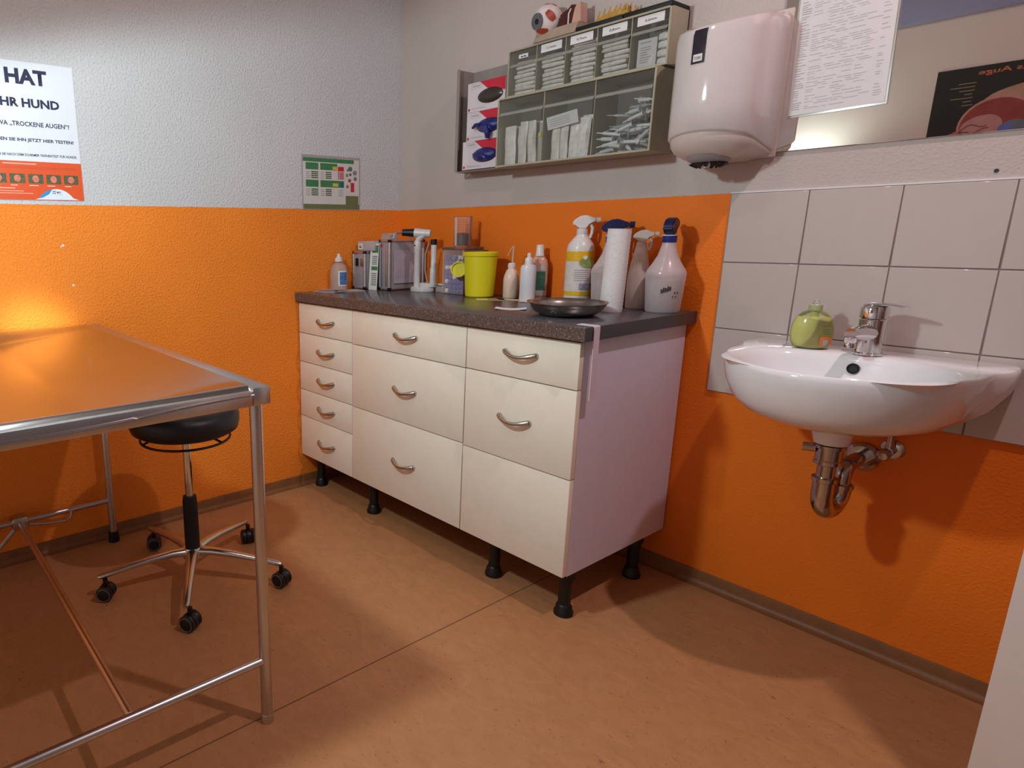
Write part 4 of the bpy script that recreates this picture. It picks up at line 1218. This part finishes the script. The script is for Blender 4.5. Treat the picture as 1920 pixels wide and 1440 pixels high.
obj('paper_sheet', box_bm(0.0762, 0.0772, 0.025, 0.165, 0.030, 0.175), mat('mauve paper', 'b5a8b4', 0.6, var=0.04), c2)
obj('print_line', new_bm() if False else (lambda bm_: (add_box(bm_, 0.0773, 0.0777, 0.05, 0.12, 0.06, 0.061), [add_box(bm_, 0.0773, 0.0777, 0.04 + 0.012 * k, 0.043 + 0.012 * k, 0.05, 0.05 + 0.03 + 0.01 * (k % 3)) for k in range(6)], bm_)[2])(new_bm()), M_PAPERLINE, c2, smooth=0)
obj('tag_print', rects([(0.014, 0.030, 0.190, 0.204)], -0.0016), M_RED, c2, smooth=0)
hb = new_bm()
add_tube(hb, [(0.037, 0.05, 0.222), (0.037, 0.06, 0.245), (0.037, 0.075, 0.252), (0.037, 0.140, 0.252), (0.037, 0.155, 0.245), (0.037, 0.165, 0.222)], 0.006, 10)
obj('carry_handle', hb, M_CASE, c2)
pk = thing('plastic_sleeve', 'crumpled clear plastic sleeve lying on the larger case', 'sleeve', (0.150, -0.232, Zw + 0.2235))
bm = new_bm()
add_prism(bm, [(0.0, 0.0), (0.060, 0.0), (0.058, 0.018), (0.030, 0.026), (0.006, 0.022)], (0, 0.05, 0), lambda a, b: Vector((a, 0, b)))
obj('sleeve', bm, clear('crumpled clear film', 'c9bfc0', 0.45, 0.2), pk, smooth=0)
# diagnostic instrument charging stand
ds = bottle('diagnostic_set', 'white diagnostic scope handles in a round charging stand', 'instrument', 0.330, -0.140, 0)
M_DS = mat('white instrument plastic', 'cbc8c6', 0.3, var=0.02)
obj('stand_base', lathe_bm([(0.058, 0), (0.060, 0.004), (0.058, 0.017), (0.050, 0.020)], 30, sy=0.85), M_DS, ds)
obj('stand_tier', lathe_bm([(0.044, 0.020), (0.044, 0.032), (0.040, 0.036)], 30, sy=0.8, c=(0.022, 0.012, 0)), M_DS, ds)
hA = obj('handle', lathe_bm([(0.0135, 0.0), (0.0135, 0.155), (0.0155, 0.160), (0.0155, 0.190), (0.012, 0.198)], 20, c=(-0.018, -0.020, 0.020)), M_DS, ds)
obj('switch', box_bm(-0.004, 0.004, -0.0025, 0, 0, 0.004), M_BLACK, hA, (-0.018, -0.0360, 0.195))
obj('neck', tube_bm([(-0.018, -0.020, 0.21), (-0.014, -0.018, 0.222), (-0.004, -0.012, 0.234), (0.008, -0.004, 0.246), (0.014, 0.0, 0.250)], [0.012, 0.013, 0.014, 0.016, 0.017], 14), M_DS, ds)
he = obj('scope_head', cyl_bm((-0.030, -0.026, 0.250), (0.030, 0.010, 0.246), 0.020, 0.016, seg=18), M_DS, ds)
obj('eyepiece', cyl_bm((-0.074, -0.058, 0.252), (-0.028, -0.025, 0.250), 0.0145, 0.018, seg=18), M_BLACK, he)
hB = obj('handle', lathe_bm([(0.015, 0.0), (0.015, 0.065), (0.0125, 0.07), (0.0125, 0.165)], 20, c=(0.042, 0.020, 0.034)), M_DS, ds)
obj('battery_cap', cyl_bm((0.042, 0.020, 0.199), (0.040, 0.020, 0.222), 0.0125, 0.014, seg=18), M_BLACK, hB)
obj('power_cable', tube_bm([(0.020, 0.012, 0.21), (0.012, 0.0, 0.16), (0.012, 0.0, 0.09), (0.020, 0.006, 0.036)], 0.003, 8), M_CASEG, ds)
sb = thing('clear_tray', 'small clear plastic tray beside the blue filled jar', 'tray', (0.415, -0.098, Zw), 0.2)
bm = new_bm()
for r_ in ((-0.028, 0.028, -0.018, 0.018, 0, 0.002), (-0.028, 0.028, -0.018, -0.0165, 0, 0.024), (-0.028, 0.028, 0.0165, 0.018, 0, 0.024), (-0.028, -0.0265, -0.018, 0.018, 0, 0.024), (0.0265, 0.028, -0.018, 0.018, 0, 0.024)):
    add_box(bm, *r_)
obj('tray_wall', bm, clear('clear tray plastic', 'cfc9c8', 0.4), sb, smooth=0)
obj('white_bracket', box_bm(-0.030, 0.030, -0.003, 0.003, 0.026, 0.034, bev=0.002), M_WHITEP, sb)
# square jar full of blue and white plugs
JX, JY = 0.520, -0.098
jr = thing('plug_jar', 'square clear jar filled with blue and white plugs', 'jar', (JX, JY, Zw), 0.0)
bm = new_bm()
hw, hh = 0.058, 0.180
for r_ in ((-hw, hw, -hw, -hw + 0.002, 0.002, hh), (-hw, hw, hw - 0.002, hw, 0.002, hh), (-hw, -hw + 0.002, -hw + 0.002, hw - 0.002, 0.002, hh), (hw - 0.002, hw, -hw + 0.002, hw - 0.002, 0.002, hh), (-hw, hw, -hw, hw, 0, 0.002)):
    add_box(bm, *r_)
obj('jar_wall', bm, clear('clear jar', 'e8d5cc', 0.01, 0.05), jr, smooth=0)
obj('lid', box_bm(-hw - 0.003, hw + 0.003, -hw - 0.003, hw + 0.003, hh, hh + 0.012, bev=0.003), clear('smoky lid', '8a6d66', 0.45, 0.1), jr)
plug = fin(box_bm(-0.0085, 0.0085, -0.0085, 0.0085, -0.0085, 0.0085, bev=0.003, seg=1), 'plug', 40)
M_PB = mat('blue plug', '3049b4', 0.4); M_PW = mat('white plug', 'f2f0f4', 0.4)
for lay in range(8):
    for i in range(5):
        for j in range(5):
            if not (i in (4,) or j in (0,) or lay == 7):
                continue
            x = JX - 0.042 + 0.0208 * i + random.uniform(-0.0012, 0.0012)
            y = JY - 0.042 + 0.0208 * j + random.uniform(-0.0012, 0.0012)
            if lay == 7 and random.random() < 0.4:
                continue
            wh = random.random() < 0.36
            o = obj('plug', plug, None, None, (x, y, Zw + 0.0125 + 0.0192 * lay), (random.uniform(-0.25, 0.25), random.uniform(-0.25, 0.25), random.uniform(-0.5, 0.5)))
            o.data = plug
            if not plug.materials:
                plug.materials.append(M_PB)
            o.material_slots[0].link = 'OBJECT'
            o.material_slots[0].material = M_PW if wh else M_PB
            tag(o, ('small white' if wh else 'small blue') + ' plug in the square clear jar', 'plug', ('white' if wh else 'blue') + ' plugs in the clear jar')
bk2 = thing('clear_beaker', 'clear graduated beaker with dark contents on the jar lid', 'beaker', (JX - 0.004, JY, Zw + 0.1925))
obj('beaker_wall', lathe_bm([(0.036, 0), (0.0385, 0.118), (0.0405, 0.120), (0.0375, 0.118), (0.034, 0.003)], 28, cap1=True), clear('clear beaker', 'e6cdc2', 0.05, 0.06), bk2)
obj('dark_contents', lathe_bm([(0.033, 0.004), (0.0342, 0.046), (0.031, 0.052), (0.012, 0.056)], 24), mat('dark brown contents', '2a1c12', 0.5, var=0.3, scale=60), bk2)
gm = new_bm()
for k in range(7):
    for a in (-75, -60, -45, -30):
        aa = math.radians(a)
        add_box(gm, -0.003, 0.003, -0.0004, 0.0004, -0.0006, 0.0006, mtx=Matrix.Translation((0.0386 * math.cos(aa), 0.0386 * math.sin(aa), 0.058 + 0.008 * k)) @ Matrix.Rotation(aa + PI / 2, 4, 'Z'))
obj('graduation', gm, M_BROWN, bk2, smooth=0)
# yellow sharps bin with open lid
yb = bottle('sharps_bin', 'bright yellow tapered sharps bin with hanging round lid', 'bin', 0.660, -0.145, 0)
M_YEL = mat('yellow plastic', 'd6cb1e', 0.38, var=0.04, scale=10)
obj('bin_body', lathe_bm([(0.052, 0.0), (0.0555, 0.004), (0.0645, 0.158), (0.068, 0.160), (0.069, 0.172), (0.0665, 0.174), (0.0645, 0.172), (0.0545, 0.012)], 36), M_YEL, yb)
ldir = Vector((-0.78, -0.62, 0)).normalized()
lc = Vector((-0.105, -0.012, 0.108))
rot_l = Vector((0.62, -0.78, 0.12)).to_track_quat('Z', 'Y').to_matrix()
ld = obj('round_lid', lathe_bm([(0.026, -0.010), (0.031, -0.008), (0.031, 0.004), (0.0275, 0.004), (0.0265, -0.005)], 28, rot=rot_l, c=Vector((-0.078, -0.040, 0.105)), cap0=True, cap1=True), M_YEL, yb)
obj('lid_strap', tube_bm([(-0.066, -0.020, 0.166), (-0.080, -0.030, 0.152), (-0.088, -0.040, 0.134)], 0.0024, 8), mat('pale strap', 'c9b97a', 0.4), yb)
# small clear cup behind
cu = bottle('clear_cup', 'small clear cup hidden behind the wash bottle', 'cup', 0.735, -0.060)
obj('cup_wall', lathe_bm([(0.024, 0), (0.027, 0.062), (0.0285, 0.064), (0.0255, 0.061), (0.0225, 0.004)], 22), clear('clear cup', 'b9805a', 0.25), cu)
# wash bottle
wbt = bottle('wash_bottle', 'milky wash bottle with a thin upright spout', 'bottle', 0.782, -0.105)
M_MILK = mat('milky plastic bottle', 'dcc4b4', 0.35, sss=0.2, var=0.04)
obj('bottle_body', lathe_bm([(0.026, 0), (0.0285, 0.004), (0.029, 0.070), (0.027, 0.085), (0.020, 0.104), (0.014, 0.112), (0.0125, 0.118)], 28), M_MILK, wbt)
obj('cap', lathe_bm([(0.0148, 0.116), (0.0148, 0.130), (0.011, 0.134)], 20), M_WHITEP, wbt)
obj('spout_tube', tube_bm([(0.002, 0, 0.130), (0.003, 0, 0.165), (0.004, 0, 0.198)], [0.0034, 0.003, 0.0022], 10), clear('milky spout', 'dcd0c8', 0.5), wbt)
obj('spout_tip', tube_bm([(0.004, 0, 0.196), (-0.004, -0.004, 0.188), (-0.016, -0.008, 0.160)], [0.0022, 0.002, 0.0016], 8), MATS['milky spout'], wbt)
# white dropper bottle
wh = bottle('dropper_bottle', 'slim white plastic bottle with stepped nozzle cap', 'bottle', 0.878, -0.128)
M_WB = mat('white bottle plastic', 'd3d3d8', 0.3, var=0.02)
obj('bottle_body', lathe_bm([(0.0265, 0), (0.0285, 0.003), (0.0285, 0.118), (0.026, 0.128), (0.016, 0.132)], 28), M_WB, wh)
obj('cap', lathe_bm([(0.0145, 0.131), (0.0145, 0.152), (0.0125, 0.156), (0.0075, 0.158), (0.0068, 0.172), (0.004, 0.174)], 20), M_WHITEP, wh)
# bottle with green label
gb = bottle('mouthwash_bottle', 'flat clear bottle with green label and white cap', 'bottle', 0.866, -0.050, math.radians(36))
obj('bottle_shell', lathe_bm([(0.030, 0), (0.032, 0.004), (0.032, 0.128), (0.028, 0.146), (0.018, 0.158), (0.013, 0.162)], 28, sy=0.66, pw=2.6), mat('pinkish bottle', 'c79a86', 0.2, var=0.03), gb)
lb = obj('label', wrap_patch(lambda z: 0.0328, math.radians(-150), math.radians(-20), 0.012, 0.128, 0.68, lift=0.0012), mat('label pale', 'b3aca2', 0.45, var=0.1, scale=60), gb)
obj('label_print', wrap_patch(lambda z: 0.0328, math.radians(-150), math.radians(-45), 0.034, 0.104, 0.68, lift=0.0018), mat('label green', '3d7a62', 0.45, var=0.3, scale=40), lb)
for z in (0.016, 0.022, 0.028):
    obj('print_line', wrap_patch(lambda z_: 0.0328, math.radians(-100), math.radians(-30), z, z + 0.0025, 0.68, lift=0.0018), M_WHITE, lb)
obj('cap', lathe_bm([(0.0165, 0.160), (0.0165, 0.166), (0.0150, 0.168), (0.0135, 0.200), (0.011, 0.202)], 22), M_WHITEP, gb)

# spray bottles
def trigger_head(parent, m, z, s=1.0, rz=0.0, collar=None):
    """trigger sprayer: collar, body, nozzle pointing to local +X, trigger lever"""
    R = Matrix.Rotation(rz, 4, 'Z')
    bm_ = new_bm()
    pr2 = [(-0.034, 0.018), (-0.030, 0.030), (-0.010, 0.044), (0.012, 0.047), (0.030, 0.040), (0.044, 0.036), (0.044, 0.024), (0.020, 0.020), (0.014, 0.000), (-0.014, 0.000), (-0.016, 0.012), (-0.030, 0.012)]
    pr2 = [(a * s, b * s) for a, b in pr2]
    add_prism(bm_, pr2, (0, 0.026 * s, 0), lambda a, b: Vector((a, -0.013 * s, b)))
    bmesh.ops.bevel(bm_, geom=list(bm_.edges), offset=0.003 * s, segments=2, affect='EDGES')
    for v in bm_.verts:
        v.co = R @ v.co
    h = obj('spray_head', bm_, m, parent, (0, 0, z), smooth=50)
    nz_ = cyl_bm((0.044 * s, 0, 0.030 * s), (0.058 * s, 0, 0.030 * s), 0.009 * s, seg=14)
    for v in nz_.verts: v.co = R @ v.co
    obj('nozzle', nz_, m, h)
    tg = tube_bm([(0.024 * s, 0, 0.020 * s), (0.034 * s, 0, 0.004 * s), (0.033 * s, 0, -0.016 * s), (0.028 * s, 0, -0.032 * s)], [0.006 * s, 0.006 * s, 0.0055 * s, 0.005 * s], 10)
    for v in tg.verts: v.co = R @ v.co
    obj('trigger', tg, m, h)
    cl = lathe_bm([(0.0175 * s, -0.020 * s), (0.0185 * s, -0.018 * s), (0.0185 * s, -0.001 * s), (0.014 * s, 0.0)], 20)
    obj('collar', cl, collar or m, h)
    return h
sy = bottle('cleaner_spray', 'tall white spray bottle with yellow banded label', 'spray bottle', 1.052, -0.072, math.radians(18))
obj('bottle_body', lathe_bm([(0.043, 0), (0.046, 0.004), (0.046, 0.19), (0.043, 0.204), (0.030, 0.222), (0.018, 0.236), (0.0155, 0.252)], 32), mat('white spray plastic', 'd4cdc9', 0.3, var=0.02), sy)
lb = obj('label', wrap_patch(lambda z: 0.046, math.radians(-170), math.radians(10), 0.030, 0.182, 1.0, n=20), mat('label offwhite', 'cfc8c2', 0.4, var=0.08, scale=50), sy)
obj('label_print', wrap_patch(lambda z: 0.046, math.radians(-170), math.radians(10), 0.148, 0.182, 1.0, n=20, lift=0.0013), mat('label yellow', 'd9aa1c', 0.4), lb)
obj('label_print', wrap_patch(lambda z: 0.046, math.radians(-170), math.radians(10), 0.030, 0.044, 1.0, n=20, lift=0.0013), MATS['label yellow'], lb)
def wrap_oval(r, ac, zc, ra, rz_, lift, n=20):
    bm_ = new_bm()
    c_ = bm_.verts.new(((r + lift) * math.cos(ac), (r + lift) * math.sin(ac), zc))
    ring_ = []
    for k in range(n):
        t_ = 2 * PI * k / n
        a_ = ac + ra * math.cos(t_)
        ring_.append(bm_.verts.new(((r + lift) * math.cos(a_), (r + lift) * math.sin(a_), zc + rz_ * math.sin(t_))))
    for k in range(n):
        bm_.faces.new((c_, ring_[k], ring_[(k + 1) % n]))
    return bm_
obj('label_oval', wrap_oval(0.046, math.radians(-42), 0.144, math.radians(34), 0.018, 0.0032), mat('label sage', '8f9a5c', 0.4, var=0.2, scale=70), lb)
obj('label_oval', wrap_oval(0.046, math.radians(-54), 0.161, math.radians(9), 0.007, 0.0040, 14), M_WHITE, lb)
obj('label_print', wrap_patch(lambda z: 0.046, math.radians(-70), math.radians(-12), 0.050, 0.072, 1.0, lift=0.0018), mat('label mauve', '97899c', 0.4, var=0.25, scale=90), lb)
for k in range(6):
    obj('print_line', wrap_patch(lambda z: 0.046, math.radians(-95), math.radians(-30), 0.082 + 0.007 * k, 0.0838 + 0.007 * k, 1.0, lift=0.0018), M_PAPERLINE, lb)
trigger_head(sy, M_WHITEP, 0.258, 0.98, rz=math.radians(18))
M_LIQ = mat('milky pink bottle', 'cdb8bb', 0.3, sss=0.2, var=0.03)
M_LIQ2 = clear('milky upper wall', 'd6c5c4', 0.62, 0.2)
def blue_spray(label, x, y, rz, hrz, lev, text):
    s = bottle('blue_head_spray', label, 'spray bottle', x, y, rz)
    s['group'] = 'two milky spray bottles with navy heads'
    obj('liquid', lathe_bm([(0.046, 0.002), (0.049, 0.006), (0.0545, lev)], 36), M_LIQ, s)
    obj('bottle_shell', lathe_bm([(0.047, 0), (0.050, 0.004), (0.0575, 0.112), (0.058, 0.118), (0.054, 0.130), (0.040, 0.152), (0.028, 0.176), (0.0205, 0.204), (0.018, 0.214)], 36), M_LIQ2, s)
    trigger_head(s, M_NAVY, 0.236, 1.12, hrz, MATS['navy plastic'])
    obj('white_ring', lathe_bm([(0.0195, 0.2335), (0.0212, 0.2335), (0.0212, 0.2362), (0.0195, 0.2362)], 22), M_WHITE, s)
    if text:
        nb = new_bm()
        for k in range(5):
            aa = math.radians(-70 + 6 * k)
            add_box(nb, -0.0018, 0.0018, -0.0003, 0.0003, 0, 0.012 + 0.003 * (k % 2), mtx=Matrix.Translation((0.0566 * math.cos(aa), 0.0566 * math.sin(aa), 0.062 + 0.002 * k)) @ Matrix.Rotation(aa + PI / 2, 4, 'Z'))
        for k in range(4):
            aa = math.radians(-36 + 5 * k)
            add_box(nb, -0.0012, 0.0012, -0.0003, 0.0003, 0, 0.006, mtx=Matrix.Translation((0.0560 * math.cos(aa), 0.0560 * math.sin(aa), 0.048 + 0.012 * (k % 2))) @ Matrix.Rotation(aa + PI / 2, 4, 'Z'))
        obj('handwriting', nb, M_BLACKPRINT, s, smooth=0)
    return s
blue_spray('milky spray bottle with navy head, half hidden by the paper roll', 1.178, -0.088, 0, math.radians(35), 0.085, False)
blue_spray('milky spray bottle with navy head and handwriting, nearest the basin', 1.376, -0.100, 0, math.radians(105), 0.098, True)
cs_ = bottle('pale_spray', 'slim pale translucent spray bottle between the two navy headed ones', 'spray bottle', 1.276, -0.078, 0)
obj('bottle_shell', lathe_bm([(0.033, 0), (0.035, 0.004), (0.036, 0.06), (0.0345, 0.10), (0.029, 0.14), (0.022, 0.175), (0.018, 0.198), (0.016, 0.206)], 32, sy=0.8), clear('pale translucent wall', 'f2e4df', 0.72, 0.25), cs_)
obj('liquid', lathe_bm([(0.031, 0.003), (0.033, 0.006), (0.034, 0.060)], 30, sy=0.8), mat('amber liquid', 'd9b8a4', 0.3), cs_)
trigger_head(cs_, clear('pale translucent head', 'ecdcd4', 0.78, 0.3), 0.214, 0.82, math.radians(30))
# standing paper roll
prl = bottle('paper_roll', 'tall white embossed paper roll standing before the sprays', 'roll', 1.268, -0.210, 0)
prl.rotation_euler = (math.radians(-1.0), math.radians(1.0), 0)
prf = []
n = 44
for k in range(n + 1):
    z = 0.0 + 0.256 * k / n
    prf.append((0.0350 - 0.0001 * math.sin(k * 0.3) - (0.0009 if k % 2 else 0), z))
prf[0] = (0.0335, 0.0)
prf += [(0.012, 0.256), (0.012, 0.18)]
obj('roll_body', lathe_bm(prf, 36), mat('embossed paper', 'd8d2d0', 0.75, var=0.06, scale=140, bump=0.3, bscale=260), prl, smooth=20)
# steel dish
dsH = bottle('steel_dish', 'round stainless steel dish near the front worktop edge', 'dish', 1.240, -0.402, 0)
dsH.scale = (0.9, 0.9, 0.95)
obj('bowl', lathe_bm([(0.070, 0.0), (0.088, 0.003), (0.108, 0.014), (0.122, 0.032), (0.127, 0.040), (0.1315, 0.0425), (0.1315, 0.0440), (0.1265, 0.0420), (0.120, 0.032), (0.106, 0.016), (0.086, 0.006), (0.01, 0.004)], 44), mat('worn steel dish', (0.42, 0.39, 0.36), 0.22, 1.0, var=0.1, scale=10), dsH, smooth=60)
# papers
def paper(name, label, x, y, rz, w, d, m, curl=0.0, prints=None):
    p_ = thing(name, label, 'paper', (x, y, Zw), rz)
    bm_ = new_bm()
    nx = 8
    vs0 = [[bm_.verts.new((-w / 2 + w * i / nx, sy_ * d / 2, 0.0006 + curl * (2 * i / nx - 1) ** 2)) for sy_ in (-1, 1)] for i in range(nx + 1)]
    for i in range(nx):
        bm_.faces.new((vs0[i][0], vs0[i + 1][0], vs0[i + 1][1], vs0[i][1]))
    ret_ = bmesh.ops.extrude_face_region(bm_, geom=list(bm_.faces))
    for v in [g for g in ret_['geom'] if isinstance(g, bmesh.types.BMVert)]:
        v.co.z -= 0.0005
    obj('sheet', bm_, m, p_, smooth=30)
    if prints:
        obj('print_block', rects([prints], 0), mat('brown print', '8a7440', 0.6), p_, (0, 0, 0.0009), (-PI / 2, 0, 0), smooth=0)
    return p_
paper('yellow_slip', 'yellow printed slip lying before the yellow bin', 0.770, -0.205, 0.85, 0.105, 0.07, mat('yellow paper', 'd9c974', 0.6), 0.0, (-0.01, 0.03, -0.02, 0.02))
paper('buff_leaflet', 'buff leaflet lying under the wash bottle spout', 0.826, -0.160, 0.35, 0.12, 0.05, mat('buff paper', 'd6bd92', 0.6))
paper('white_slip', 'curled white slip lying beside the steel dish', 1.030, -0.405, 0.62, 0.10, 0.055, M_WHITE, 0.004)
paper('pale_sheet', 'pale sheet lying between the dropper bottle and yellow spray', 0.945, -0.140, 0.45, 0.13, 0.085, mat('pale sheet paper', 'd8c8ca', 0.6), 0.002)
# white hook strip over the corner of the worktop
hs = thing('white_strip', 'white plastic strip hooked over the front corner of the worktop', 'strip', (1.4385, -0.565, 0))
bm = new_bm()
add_prism(bm, [(-0.052, WT + 0.0004), (-0.052, WT + 0.0022), (0.0005, WT + 0.0022), (0.0032, WT - 0.0010), (0.0042, 0.70), (0.0022, 0.70), (0.0009, WT - 0.002), (-0.001, WT + 0.0004)], (0, 0.026, 0), lambda a, b: Vector((a, 0, b)))
obj('strip', bm, mat('translucent white strip', 'd3c6d0', 0.4), hs, smooth=0)
